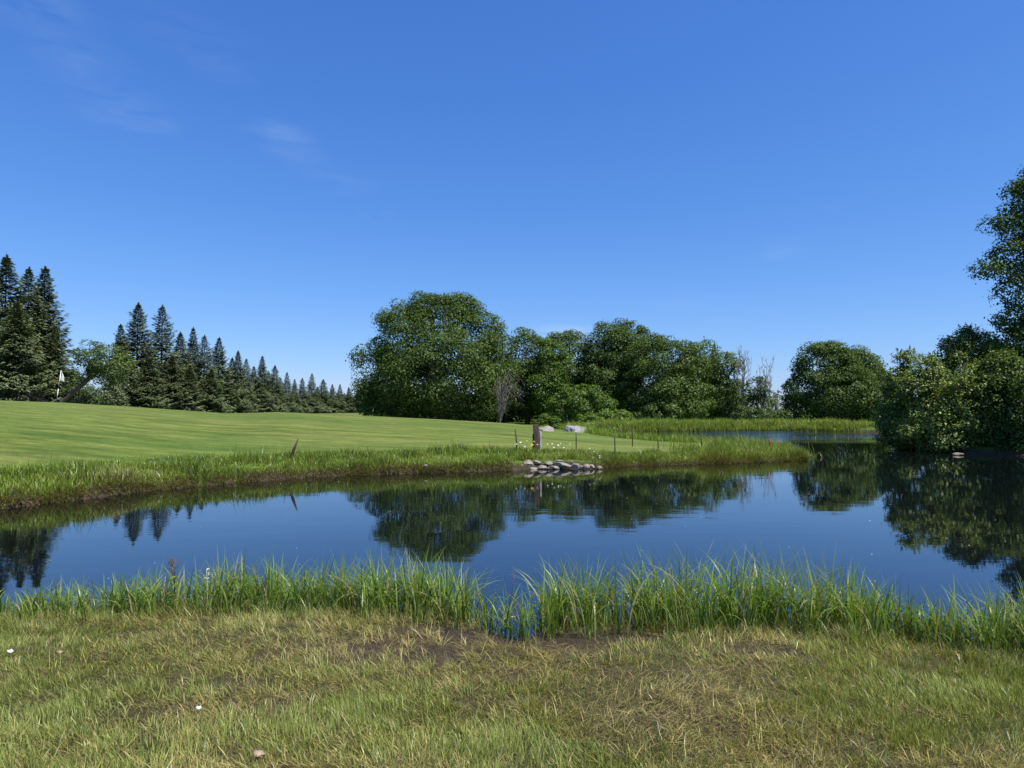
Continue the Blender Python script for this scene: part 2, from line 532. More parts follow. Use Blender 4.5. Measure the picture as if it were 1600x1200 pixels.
def patch_green(X, Y):
    """how green the near grass is: 0 dead and matted, 1 fresh"""
    n = fnoise(X * 1.1 + 3, Y * 1.6, 31, 4)
    n2 = fnoise(X * 3.5, Y * 5, 41, 3)
    cx = np.exp(-((X - .0) / 1.45) ** 2) * sstep(3.7, 4.6, Y) * .52
    g = .60 + (n - .5) * 1.5 + (n2 - .5) * .7 - cx + .20 * sstep(-.8, -2.4, X) + .2 * sstep(1.2, 2.6, X)
    return np.clip(g, 0, 1)

def mud(X, Y):
    m = np.exp(-(((X + .55) / .42) ** 2 + ((Y - 4.75) / .16) ** 2)) + .75 * np.exp(-(((X + 1.1) / .5) ** 2 + ((Y - 4.95) / .10) ** 2)) + .6 * np.exp(-(((X - 1.5) / .6) ** 2 + ((Y - 4.9) / .14) ** 2)) + .5 * np.exp(-(((X + 1.9) / .5) ** 2 + ((Y - 4.2) / .12) ** 2))
    m = m + 1.5 * np.exp(-(((X - .05) / 1.0) ** 2 + ((Y - 5.45) / .34) ** 2)) + .7 * np.exp(-(((X - .8) / .6) ** 2 + ((Y - 5.35) / .22) ** 2))
    return np.clip(m * (1.2 - .9 * fnoise(X * 5, Y * 7, 77, 3)), 0, 1)

near_v = (YY < 9).astype(float)
rough_v = sstep(2.4, 1.2, SS + (fnoise(XX * .8, YY * .8, 55, 3) - .5) * 1.6) * (1 - near_v)
rough_v = np.maximum(rough_v, (YY > 58) * 1.0 * (XX > 4))
attrs = dict(near=near_v, rough=rough_v, green=patch_green(XX, YY), mud=mud(XX, YY), sd=np.clip(SS, -1, 3))

mg, N, L, out = new_mat('ground_turf')
p = N.new('ShaderNodeBsdfPrincipled'); p.inputs['Roughness'].default_value = .95
p.inputs['Specular IOR Level'].default_value = .15
# mown turf
streak = noise(N, L, 1.0, 8, .72, mapscale=(.16, 1.0, 1), rot=(0, 0, R(-16)), dist=.5)
streak2 = noise(N, L, 1.0, 5, .6, mapscale=(.035, .28, 1), rot=(0, 0, R(-20)), dist=.6)
fine = noise(N, L, 11, 9, .78)
big = noise(N, L, .16, 3, .5)
turf = ramp(N, L, streak, [(.38, (.055, .10, .012)), (.5, (.12, .16, .024)), (.62, (.21, .235, .05))])
turf = mixc(N, L, ramp(N, L, streak2, [(.40, (0, 0, 0)), (.68, (.6, .6, .6))]), turf, (.22, .225, .062))
turf = mixc(N, L, ramp(N, L, big, [(.4, (0, 0, 0)), (.65, (.6, .6, .6))]), turf, (.09, .155, .022))
turf = mixc(N, L, .75, turf, ramp(N, L, fine, [(.3, (.5, .5, .5)), (.7, (1.25, 1.25, 1.25))]), 'MULTIPLY')
mott = noise(N, L, 1.0, 9, .75, mapscale=(.9, 1.6, 1), rot=(0, 0, R(-16)))
turf = mixc(N, L, .8, turf, ramp(N, L, mott, [(.36, (.66, .70, .62)), (.62, (1.28, 1.2, 1.25))]), 'MULTIPLY')
rn = noise(N, L, 3, 5, .6)
rgh = ramp(N, L, rn, [(.3, (.06, .11, .015)), (.7, (.12, .19, .025))])
c = mixc(N, L, attr(N, 'rough'), turf, rgh)
soil = ramp(N, L, noise(N, L, 5, 6, .7), [(.3, (.03, .022, .014)), (.7, (.085, .062, .038))])
sdm = ramp(N, L, attr(N, 'sd'), [(.18, (1, 1, 1)), (.42, (0, 0, 0))])
c = mixc(N, L, sdm, c, soil)
nsoil = ramp(N, L, noise(N, L, 28, 8, .75), [(.36, (.018, .013, .008)), (.64, (.085, .062, .036))])
ngr = ramp(N, L, noise(N, L, 30, 5, .7), [(.3, (.03, .038, .012)), (.7, (.08, .085, .03))])
nc = mixc(N, L, attr(N, 'green'), nsoil, ngr)
nc = mixc(N, L, attr(N, 'mud'), nc, ramp(N, L, noise(N, L, 40, 5, .7), [(.3, (.02, .014, .011)), (.7, (.085, .058, .045))]))
c = mixc(N, L, attr(N, 'near'), c, nc)
L.new(c, p.inputs['Base Color'])
rr = math_(N, L, 'MULTIPLY_ADD', attr(N, 'mud'), -.45); rr.node.inputs[2].default_value = .95
L.new(rr, p.inputs['Roughness'])
b = N.new('ShaderNodeBump'); b.inputs['Strength'].default_value = .6; b.inputs['Distance'].default_value = .03
L.new(fine, b.inputs['Height']); L.new(b.outputs[0], p.inputs['Normal'])
L.new(p.outputs[0], out.inputs[0])
gm = mesh_np('ground', V, Q, T, attrs, True, [mg])
obj('ground', gm, kind='structure')

def gz(x, y):
    return float(terrain(np.array([x]), np.array([y]))[0])

# water
mw, N, L, out = new_mat('pond_water')
p = N.new('ShaderNodeBsdfPrincipled')
p.inputs['Base Color'].default_value = (.004, .006, .006, 1)
p.inputs['Specular Tint'].default_value = (.78, .9, 1.0, 1)
p.inputs['Roughness'].default_value = .015
p.inputs['IOR'].default_value = 1.62
geo = N.new('ShaderNodeNewGeometry')
sep = N.new('ShaderNodeSeparateXYZ'); L.new(geo.outputs['Position'], sep.inputs[0])
w1 = noise(N, L, 1.0, 3, .55, mapscale=(2.2, 6.0, 1))
w2 = noise(N, L, 1.0, 2, .5, mapscale=(.7, 1.8, 1))
patch = ramp(N, L, noise(N, L, 1.0, 3, .5, mapscale=(.12, .25, 1)), [(.42, (.25, .25, .25)), (.68, (1, 1, 1))])
farw = N.new('ShaderNodeMapRange'); farw.inputs[1].default_value = 38; farw.inputs[2].default_value = 52
farw.inputs[3].default_value = 1.0; farw.inputs[4].default_value = 90.0
L.new(sep.outputs[1], farw.inputs[0])
hgt = math_(N, L, 'ADD', math_(N, L, 'MULTIPLY', w1, .35), w2)
st = math_(N, L, 'MULTIPLY', patch, farw.outputs[0])
hgt = math_(N, L, 'MULTIPLY', hgt, st)
b = N.new('ShaderNodeBump'); b.inputs['Strength'].default_value = 1.0; b.inputs['Distance'].default_value = .0032
L.new(hgt, b.inputs['Height']); L.new(b.outputs[0], p.inputs['Normal'])
L.new(p.outputs[0], out.inputs[0])
wv = np.array([[-70, -6, 0], [34, -6, 0], [34, 72, 0], [-70, 72, 0]], float)
# water only where the pond is: triangulate the outline through a grid clipped by the banks
me = bpy.data.meshes.new('pond_water')
import bmesh
bm = bmesh.new()
from mathutils.geometry import tessellate_polygon
# outline pushed 0.35 m into the banks
tri = tessellate_polygon([[Vector((x, y, 0)) for x, y in PO]])
def offset_poly(P, d):
    n = len(P); o = []
    for k in range(n):
        a, b_, c_ = P[k - 1], P[k], P[(k + 1) % n]
        e1 = (b_ - a) / (np.linalg.norm(b_ - a) + 1e-9); e2 = (c_ - b_) / (np.linalg.norm(c_ - b_) + 1e-9)
        nn = np.array([e1[1] + e2[1], -(e1[0] + e2[0])]); nn /= np.linalg.norm(nn) + 1e-9
        o.append(b_ + nn * d)
    return np.array(o)
PW = offset_poly(PO, .3)
area = .5 * np.sum(PO[:, 0] * np.roll(PO[:, 1], -1) - np.roll(PO[:, 0], -1) * PO[:, 1])
if area < 0: PW = offset_poly(PO, -.3)
vs = [bm.verts.new((x, y, 0)) for x, y in PW]
for t_ in tri:
    try: bm.faces.new([vs[k] for k in t_])
    except ValueError: pass
bmesh.ops.recalc_face_normals(bm, faces=bm.faces)
for f in bm.faces:
    if f.normal.z < 0: f.normal_flip()
bm.to_mesh(me); bm.free(); me.materials.append(mw)
obj('pond_water', me, kind='structure')
# ------------------------------------------------------------------ trees
def crown_geo(lobes, sub_r, n_leaf, leaf, seed, hue0=.45, hue_var=.35, gap=.0, up=.35, spiky=.12, squash=.66, shoots=0, shoot_l=1.2):
    """lobes: list of (cx,cy,cz,rx,ry,rz) local metres. Sub-clumps sit on the lobes, leaves on the sub-clumps"""
    global rng
    rng = np.random.default_rng(seed)
    g = Geo()
    lob = np.array(lobes, float)
    C, rr = [], []
    for (cx, cy, cz, rx, ry, rz) in lob:
        area = 4 * math.pi * (((rx * ry) ** 1.6 + (rx * rz) ** 1.6 + (ry * rz) ** 1.6) / 3) ** (1 / 1.6)
        k = max(6, int(area / (sub_r ** 2 * 1.15)))
        d = rng.normal(size=(k, 3)); d /= np.linalg.norm(d, axis=1)[:, None]
        s = rng.uniform(.78, 1.0, (k, 1))
        P = np.array([cx, cy, cz]) + d * s * np.array([rx, ry, rz])
        for q in P:
            dd = (q - lob[:, :3]) / lob[:, 3:]
            if (np.sum(dd ** 2, 1) < .30).any(): continue
            if rng.random() < gap: continue
            C.append(q); rr.append(sub_r * rng.uniform(.6, 1.25))
    C = np.array(C); rr = np.array(rr)
    cen = (lob[:, :3] * lob[:, 3:4]).sum(0) / lob[:, 3].sum()
    w = rr ** 2 / (rr ** 2).sum()
    idx = rng.choice(len(C), n_leaf, p=w)
    od = C[idx] - cen; od /= np.linalg.norm(od, axis=1)[:, None] + 1e-9
    d = rng.normal(size=(n_leaf, 3)) + od * .55 + np.array([0, 0, up])
    d /= np.linalg.norm(d, axis=1)[:, None]
    rad_ = rr[idx] * (rng.uniform(.45, 1.0, n_leaf) ** .5 + np.abs(rng.normal(0, spiky, n_leaf)))
    P = C[idx] + d * rad_[:, None] * np.array([1, 1, squash])
    Nn = d * .95 + np.array([0, 0, .5]) + rng.normal(0, .36, (n_leaf, 3))
    hue = np.clip(hue0 + (rng.random(len(C))[idx] - .5) * hue_var + rng.normal(0, .1, n_leaf), 0, 1)
    sz = leaf * rng.uniform(.6, 1.3, n_leaf)
    leaves(g, P, Nn, sz, sz * .72, hue)
    if shoots:
        top_ = np.argsort(-(C[:, 2] * .6 + od_len(C, cen) * .5) + rng.normal(0, 1.2 * sub_r, len(C)))[:max(4, len(C) // 2)]
        q = rng.choice(top_, shoots)
        P0 = C[q] + rng.normal(0, .35, (shoots, 3)) * rr[q][:, None]
        P0[:, 2] += rr[q] * .35
        dr = C[q] - cen; dr /= np.linalg.norm(dr, axis=1)[:, None] + 1e-9
        dr = dr * .8 + np.array([0, 0, .8]) + rng.normal(0, .35, (shoots, 3)); dr /= np.linalg.norm(dr, axis=1)[:, None]
        ln_ = shoot_l * rng.uniform(.5, 1.2, shoots)
        m_ = 12
        tt_ = rng.uniform(.1, 1, (shoots, m_))
        PP = P0[:, None] + dr[:, None] * (ln_[:, None] * tt_)[..., None] + rng.normal(0, .08, (shoots, m_, 3)) * shoot_l * (1.25 - tt_)[..., None]
        k_ = shoots * m_
        leaves(g, PP.reshape(-1, 3), rng.normal(0, .6, (k_, 3)) + np.array([0, 0, .6]), leaf * rng.uniform(.6, 1.1, k_), leaf * .6, np.clip(hue0 + .12 + rng.normal(0, .12, k_), 0, 1))
    return g, C, rr

def od_len(C, cen):
    return np.linalg.norm(C - cen, axis=1)

def limb(g, a, b, r0, r1, sag=.0, seed=0, n=6, seg=6):
    rs = np.random.default_rng(seed)
    t = np.linspace(0, 1, seg)[:, None]
    P = a + (b - a) * t
    l = np.linalg.norm(b - a)
    P[1:-1] += rs.normal(0, l * .03, (seg - 2, 3))
    P[:, 2] += np.sin(t[:, 0] * math.pi) * sag * l
    tube(g, P, r0 + (r1 - r0) * t[:, 0], n)

def broad_tree(px, D, lobes_px, mat, label, seed, n_leaf=20000, leaf=.26, sub=1.5, cat='tree', group=None, trunk_r=.3,
               depth=1.0, name='broadleaf_tree', hue0=.45, hue_var=.35, gap=0., spiky=.12, nlimb=14, up=.35, barkm='bark', base=None, shoots=None):
    x = (px - 800) / FPX * D
    zb = gz(x, D)
    root = thing(name, (x, D, zb), label, cat, group)
    L_ = []
    for lp in lobes_px:
        c_ = at(lp[0], lp[1], D)
        rx, rz = lp[2] * D / FPX, lp[3] * D / FPX
        dy = lp[4] if len(lp) > 4 else 0
        L_.append((c_[0] - x, dy, max(c_[2] - zb, rz * .55), rx, (rx + rz) / 2 * depth, rz))
    if D > 74 and D < 100 and leaf < .3: n_leaf = int(n_leaf * 1.15); leaf *= .88
    g, C, rr = crown_geo(L_, sub * .85, n_leaf, leaf, seed, hue0, hue_var, gap, up, spiky, shoots=(int(n_leaf / 480) if D < 60 or mat != 'maple' else 0) if shoots is None else shoots, shoot_l=sub * (1.15 if D < 60 else .7))
    obj('crown', g.mesh('crown', M[mat]), root)
    tg = Geo()
    top = max(l[2] + l[5] * .5 for l in L_)
    mz = np.mean([l[2] for l in L_])
    cx = np.mean([l[0] for l in L_])
    tp = np.array([[0, 0, -.4], [0.05, 0, mz * .35], [cx * .3, .05, mz * .7], [cx * .7, 0, mz * 1.1], [cx, 0, top]])
    tube(tg, tp, [trunk_r * 1.25, trunk_r, trunk_r * .75, trunk_r * .5, trunk_r * .1], 8)
    rs = np.random.default_rng(seed + 5)
    for k in rs.choice(len(C), min(nlimb, len(C)), replace=False):
        a_t = rs.uniform(.25, .8); pz = a_t * top
        a = np.array([np.interp(pz, tp[:, 2], tp[:, 0]), 0, pz])
        if C[k][2] < pz: a[2] = max(.5, C[k][2] * .7); a[0] = np.interp(a[2], tp[:, 2], tp[:, 0])
        limb(tg, a, C[k], trunk_r * .32, trunk_r * .06, .05, int(k), 5)
    obj('trunk', tg.mesh('trunk', M[barkm], True), root)
    return root

# --- spruces: four individuals' shapes, reused
def spruce_meshes(seed, h=18., rb=4.0, dens=1.0, dead=.0):
    global rng
    rng = np.random.default_rng(seed)
    g = Geo(); tg = Geo(); dg = Geo()
    z = .5; 
    PC, PN, PL, PW, PH, PR = [], [], [], [], [], []
    while z < h * .985:
        f = z / h
        R_ = rb * (1 - f) ** .78 * (1.0 if f > .12 else .75 + f * 2) * rng.uniform(.82, 1.12)
        nb = int(7 + 5 * (1 - f))
        a0 = rng.uniform(0, 6.28)
        for k in range(nb):
            a = a0 + k / nb * 6.28 + rng.normal(0, .25)
            Rl = max(.25, R_ * rng.uniform(.5, 1.2) * (1 + .16 * math.sin(a * 2 + z * .8)))
            droop = rng.uniform(.15, .42) * (1 - f * .9) * Rl
            lift = rng.uniform(.05, .2) * Rl + f * .35 * Rl
            ca, sa = math.cos(a), math.sin(a)
            isdead = f < dead and rng.random() < .65
            def bp(t):
                return np.stack([ca * Rl * t, sa * Rl * t, z - droop * np.sin(t * 2.2) + lift * t ** 2], -1)
            if isdead:
                tube(dg, bp(np.linspace(.05, 1.1, 5)), np.linspace(.05, .01, 5), 3)
                for q in range(7):
                    t0 = rng.uniform(.3, 1); p0 = bp(np.array([t0]))[0]
                    p1 = p0 + np.array([ca * .6 + rng.normal(0, .5), sa * .6 + rng.normal(0, .5), -rng.uniform(.1, .9)]) * .8
                    tube(dg, [p0, p1], [.015, .006], 3)
                continue
            n = int((6 + Rl * 15) * dens)
            t = rng.uniform(.12, 1.0, n) ** .75
            p_ = bp(t)
            wdt = .2 + .36 * Rl * (1 - t) * t * 2
            side = rng.uniform(-1, 1, n)
            off = np.stack([-sa * side * wdt * 1.2, ca * side * wdt * 1.2, -np.abs(side) * wdt * .35 - rng.random(n) * .28 * (1 - f)], -1)
            PC.append(p_ + off)
            # sprays point outward, hanging a little
            dirv = np.stack([ca + -sa * side * .9, sa + ca * side * .9, -.35 - rng.random(n) * .5 + f * .7 + 0 * t], -1)
            PR.append(dirv)
            PN.append(np.stack([0 * t + rng.normal(0, .35, n) + ca * .3, rng.normal(0, .35, n) + sa * .3, 0 * t + 1.0], -1))
            PL.append(rng.uniform(.45, .85, n) * (1 - f * .5)); PW.append(rng.uniform(.16, .30, n) * (1 - f * .35))
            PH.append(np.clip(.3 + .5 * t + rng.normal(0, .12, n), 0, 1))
        z += rng.uniform(.24, .42) * (1 - f * .35)
    C_ = np.concatenate(PC); Nn = np.concatenate(PN); Dv = np.concatenate(PR)
    Dv /= np.linalg.norm(Dv, axis=1)[:, None]
    # roll vector so that the long axis follows the spray direction: u = N x r  ->  choose N perpendicular
    Nn = Nn - (Nn * Dv).sum(1)[:, None] * Dv
    Nn /= np.linalg.norm(Nn, axis=1)[:, None] + 1e-9
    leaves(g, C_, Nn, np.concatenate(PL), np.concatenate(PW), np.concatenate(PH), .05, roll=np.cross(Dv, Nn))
    tube(tg, [[0, 0, -.5], [0, 0, h * .3], [0, 0, h * .7], [0, 0, h]], [.26, .19, .09, .015], 7)
    nt_ = 60; tz = rng.uniform(.955, 1.005, nt_) * h; ta = rng.uniform(0, 6.28, nt_)
    rd_ = (h * 1.01 - tz) * .22
    leaves(g, np.stack([np.cos(ta) * rd_, np.sin(ta) * rd_, tz], -1), np.stack([-np.sin(ta), np.cos(ta), 0 * ta + .3], -1), rng.uniform(.2, .4, nt_), .12, np.full(nt_, .5),
           roll=np.cross(np.stack([np.cos(ta) * .5, np.sin(ta) * .5, 0 * ta + 1], -1), np.stack([-np.sin(ta), np.cos(ta), 0 * ta + .3], -1)))
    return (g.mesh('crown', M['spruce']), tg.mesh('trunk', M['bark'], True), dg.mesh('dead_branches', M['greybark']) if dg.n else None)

SPR = [spruce_meshes(11, rb=4.6), spruce_meshes(12, rb=4.1), spruce_meshes(13, rb=5.0, dead=.25), spruce_meshes(14, rb=4.3, dens=.8)]

def spruce(px, top, D, var, label, group, wide=1.0):
    x = (px - 800) / FPX * D
    zb = gz(x, D)
    s = (at(px, top, D)[2] - zb) / 18.1
    o = thing('spruce_tree', (x, D, zb), label, 'spruce', group, rotz=random.uniform(0, 6.28), scale=(s * wide, s * wide, s))
    c_, t_, d_ = SPR[var]
    obj('crown', c_, o); obj('trunk', t_, o)
    if d_: obj('dead_branches', d_, o)
    return o

spL = 'tall spruces clustered at the left edge'
spruce(4, 397, 78, 0, 'tallest dark spruce at the far left edge above the mown slope', spL, 1.15)
spruce(40, 417, 82, 2, 'bushy spruce in the middle of the left cluster with grey dead lower branches', spL, 1.0)
spruce(65, 416, 85, 1, 'spruce with slim pointed top on the right side of the left cluster', spL, 1.2)
spruce(84, 508, 80, 3, 'shorter spruce on the right fringe of the left cluster behind the flag', spL, 1.25)
spruce(-38, 405, 74, 2, 'spruce cut off by the left edge with long dead lower branches', spL, 1.25)
spruce(22, 470, 72, 2, 'shorter spruce in front of the left cluster with bare grey twigs at its foot', spL, 1.3)
spruce(-75, 420, 84, 0, 'spruce just beyond the left edge of the left cluster', spL, 1.1)
spR = 'spruces in the receding row behind the green'
row = [(186, 506, 98, 1, 1.1), (213, 472, 104, 0, 1.15), (251, 476, 108, 3, 1.2), (280, 518, 112, 0, 1.2), (300, 511, 122, 1, 1.0),
       (318, 523, 118, 3, 1.2), (341, 527, 126, 1, 1.25), (371, 547, 134, 0, 1.0), (384, 560, 140, 3, 1.2), (409, 556, 150, 1, 1.15),
       (429, 570, 156, 0, 1.1), (448, 581, 166, 3, 1.2), (460, 592, 170, 1, 1.1), (472, 590, 178, 0, 1.1), (487, 583, 188, 3, 1.3),
       (505, 592, 200, 0, 1.3), (519, 600, 210, 1, 1.3), (531, 600, 222, 3, 1.3), (545, 605, 235, 0, 1.4), (559, 609, 250, 1, 1.5), (574, 620, 265, 3, 1.5)]
ordn = ['first', 'second', 'third', 'fourth', 'fifth', 'sixth', 'seventh', 'eighth', 'ninth', 'tenth', 'eleventh', 'twelfth', 'thirteenth',
        'fourteenth', 'fifteenth', 'sixteenth', 'seventeenth', 'eighteenth', 'nineteenth', 'twentieth', 'twenty-first']
spec_lab = {0: 'slim spruce half hidden behind the left of the two tallest in the row',
            1: 'left one of the two tallest pointed spruces in the row behind the green',
            2: 'right one of the two tallest pointed spruces in the row behind the green'}
for k, (px, top, D, v, wd) in enumerate(row):
    spruce(px, top, D, v, spec_lab.get(k, 'dark spruce, %s from the left in the row that shrinks into the distance' % ordn[k]), spR, wd)
for k, (px, top, D) in enumerate([(268, 555, 104), (232, 548, 98), (330, 575, 112), (296, 570, 106)]):
    spruce(px, top, D, (k + 2) % 4, ['low spruce filling the gap right of the two tallest row spruces', 'low spruce at the foot between the two tallest row spruces',
           'low full spruce before the seventh spruce of the row', 'low full spruce before the fifth spruce of the row'][k], spR, 1.5)

for k, (px, top, D, w_, lab) in enumerate([(362, 558, 146, 1.2, 'middle sized spruce behind the gap before the eighth spruce of the row'), (396, 572, 158, 1.3, 'middle sized spruce between the ninth and tenth of the row'),
        (419, 580, 172, 1.4, 'short spruce between the tenth and eleventh of the row'), (438, 590, 182, 1.4, 'short spruce between the eleventh and twelfth of the row'),
        (496, 604, 205, 1.6, 'short spruce behind the fifteenth of the row'), (512, 611, 222, 1.6, 'short spruce behind the sixteenth of the row'), (538, 614, 240, 1.7, 'short spruce behind the eighteenth of the row'),
        (551, 618, 250, 1.7, 'short spruce behind the nineteenth of the row'), (568, 622, 262, 1.8, 'low spruce nearest the left foot of the largest tree'),
        (98, 575, 88, 1.5, 'low spruce right of the left cluster, behind the flag'), (200, 560, 112, 1.6, 'low spruce behind the slim one at the start of the row')]):
    spruce(px, top, D, k % 4, lab, spR, w_)
spruce(1117, 536, 104, 1, 'single spruce tip poking up behind the round wood', 'far spruces beyond the wood', .9)
spruce(1213, 628, 190, 0, 'small far spruce in the gap, left of the pair', 'far spruces beyond the wood', 1.0)
spruce(1229, 622, 180, 1, 'small far spruce in the gap, right next to the round maple', 'far spruces beyond the wood', 1.0)

# left broadleaf tree with leaning trunk
def left_tree():
    D = 78
    x = (100 - 800) / FPX * D; zb = gz(x, D)
    root = thing('leaning_tree', (x, D, zb), 'small bright green tree with a dark slanting trunk between the spruces', 'tree')
    lobes = []
    for (px, py, rx, rz) in [(142, 552, 18, 18), (165, 560, 22, 18), (182, 575, 18, 20), (135, 578, 12, 14), (160, 588, 14, 10)]:
        c_ = at(px, py, D); lobes.append((c_[0] - x, 0, c_[2] - zb, rx * D / FPX, rx * D / FPX, rz * D / FPX))
    g, C, rr = crown_geo(lobes, .75, 7500, .2, 81, .6, .4, .12)
    obj('crown', g.mesh('crown', M['ash']), root)
    tg = Geo()
    pts = np.array([at(*q, D) for q in [(92, 632), (118, 611), (140, 591), (155, 580), (172, 570)]]) - np.array([x, D, zb])
    tube(tg, pts, [.3, .26, .22, .16, .08], 7)
    for k in (0, 3, 6, 9, 12, 15, 18, 22):
        if k < len(C): limb(tg, pts[2 + k % 3], C[k], .09, .02, .05, k, 4)
    obj('trunk', tg.mesh('trunk', M['bark'], True), root)
left_tree()
broad_tree(125, 82, [(120, 612, 22, 18), (140, 620, 15, 10), (108, 600, 12, 22)], 'ash', 'low leafy shrub under the slanting trunk behind the flag', 90, 7000, .2, .8,
           'shrub', trunk_r=.12, name='leafy_shrub', nlimb=5)
broad_tree(172, 92, [(176, 600, 16, 26), (170, 620, 22, 14)], 'spruce', 'dark young tree with pale thin stem at the foot of the spruces', 91, 4500, .24, .9,
           'tree', trunk_r=.12, name='young_tree', nlimb=5)

# big tree and the wood
broad_tree(678, 86, [(690, 528, 62, 68), (642, 535, 52, 64), (732, 540, 50, 66), (596, 585, 42, 50), (690, 580, 90, 66, -2.5), (608, 622, 46, 34), (720, 620, 66, 38, -2), (764, 572, 36, 52, 1), (620, 500, 24, 26), (668, 488, 30, 28), (715, 490, 30, 28), (640, 600, 55, 50, -2)],
           'maple', 'largest tree, a broad dark green dome left of the wood', 101, 88000, .27, 1.45, trunk_r=.5, nlimb=30, hue0=.5, spiky=.16)
wood = 'trees of the wood beyond the pond'
broad_tree(785, 96, [(780, 580, 32, 60), (790, 620, 36, 40)], 'ash', 'mid green tree filling the dip right of the largest tree', 102, 14000, .28, 1.3, group=wood, hue0=.35)
broad_tree(824, 92, [(822, 560, 28, 44), (832, 595, 32, 45), (812, 620, 30, 35)], 'ash', 'pale grey-green tree with a loose top in the wood', 103, 16000, .26, 1.1, group=wood, hue0=.45, gap=.15)
broad_tree(856, 90, [(858, 570, 26, 36), (850, 600, 25, 40), (862, 625, 30, 28)], 'bright', 'yellow-green tree between the pale tree and the dark domed ones', 104, 15000, .26, 1.1, group=wood, hue0=.3, gap=.05)
broad_tree(888, 94, [(886, 553, 34, 32), (896, 580, 32, 40), (888, 612, 34, 38)], 'maple', 'dark round-topped tree left of the tallest wood trees', 105, 20000, .27, 1.3, group=wood, hue0=.6)
broad_tree(948, 92, [(948, 548, 31, 38), (968, 562, 40, 42), (938, 585, 30, 45), (955, 615, 42, 42, -2)], 'maple', 'tall dark dome in the middle of the wood', 106, 30000, .27, 1.3, group=wood, hue0=.42)
broad_tree(972, 95, [(972, 512, 13, 13), (985, 530, 26, 26), (1005, 545, 25, 30), (962, 545, 18, 30)], 'ash', 'airy tree whose thin top sticks out above the wood', 107, 9000, .25, .8, group=wood, hue0=.35, gap=.3, nlimb=20, trunk_r=.25)
broad_tree(1040, 86, [(1035, 572, 50, 44), (1062, 590, 38, 45), (1010, 600, 36, 46), (1050, 622, 50, 36, -1.5), (1020, 560, 35, 30, 2)], 'maple', 'large dark maple in front on the right half of the wood', 108, 36000, .27, 1.35, group=wood, hue0=.5)
broad_tree(1098, 92, [(1098, 568, 26, 32), (1092, 600, 28, 42), (1108, 620, 24, 38)], 'bright', 'fresh green tree with a flat top right of the large maple', 109, 14000, .26, 1.1, group=wood, hue0=.25)
broad_tree(1134, 88, [(1136, 585, 21, 32), (1130, 618, 25, 38), (1145, 635, 18, 24)], 'ash', 'smaller light green tree at the right end of the wood', 110, 13000, .24, .95, group=wood, hue0=.5)
broad_tree(905, 82, [(908, 630, 30, 26), (935, 640, 26, 22), (880, 640, 22, 20)], 'bright', 'low spreading tree with sunlit leaves before the dark wood, above the boulder', 111, 11000, .26, 1.0, group=wood, hue0=.3, gap=.2)
broad_tree(1060, 82, [(1040, 645, 32, 16), (1075, 640, 28, 20)], 'maple', 'low leafy skirt of saplings at the foot of the large maple', 112, 8000, .25, .9, group=wood, hue0=.6, name='sapling')
# dark depth of the wood behind
for k, (px, D, rx, lab) in enumerate([(640, 104, 60, 'deep shaded tree behind the left side of the largest tree'), (725, 106, 70, 'deep shaded tree behind the right side of the largest tree'),
                                      (830, 108, 60, 'shaded tree at the back of the wood behind the pale tree'), (920, 108, 62, 'shaded tree at the back of the wood behind the middle dome'),
                                      (1010, 108, 65, 'shaded tree at the back of the wood behind the large maple'), (1090, 106, 55, 'shaded tree at the back right end of the wood')]):
    broad_tree(px, D, [(px, 608, rx, 46), (px - 20, 640, rx * .8, 26), (px + 25, 640, rx * .8, 26)], 'maple', lab, 120 + k, 11000, .36, 1.6, group=wood, hue0=.2)

# round maple pair
broad_tree(1282, 84, [(1284, 578, 40, 42), (1268, 605, 34, 40), (1300, 610, 50, 46, -1.5), (1262, 635, 28, 24), (1300, 570, 30, 32)], 'maple', 'left round crowned maple of the pair across the far pond', 131, 30000, .26, 1.2, hue0=.42, group='round maples across the far pond')
broad_tree(1340, 87, [(1334, 586, 36, 40), (1350, 604, 28, 44), (1325, 620, 42, 38), (1355, 638, 24, 22)], 'maple', 'right round crowned maple of the pair across the far pond', 132, 26000, .26, 1.2, hue0=.5, group='round maples across the far pond')
broad_tree(1372, 80, [(1372, 640, 18, 22), (1385, 625, 20, 25)], 'ash', 'lighter shrub between the round maples and the right bank', 133, 6000, .24, .9, 'shrub', name='leafy_shrub', trunk_r=.12)

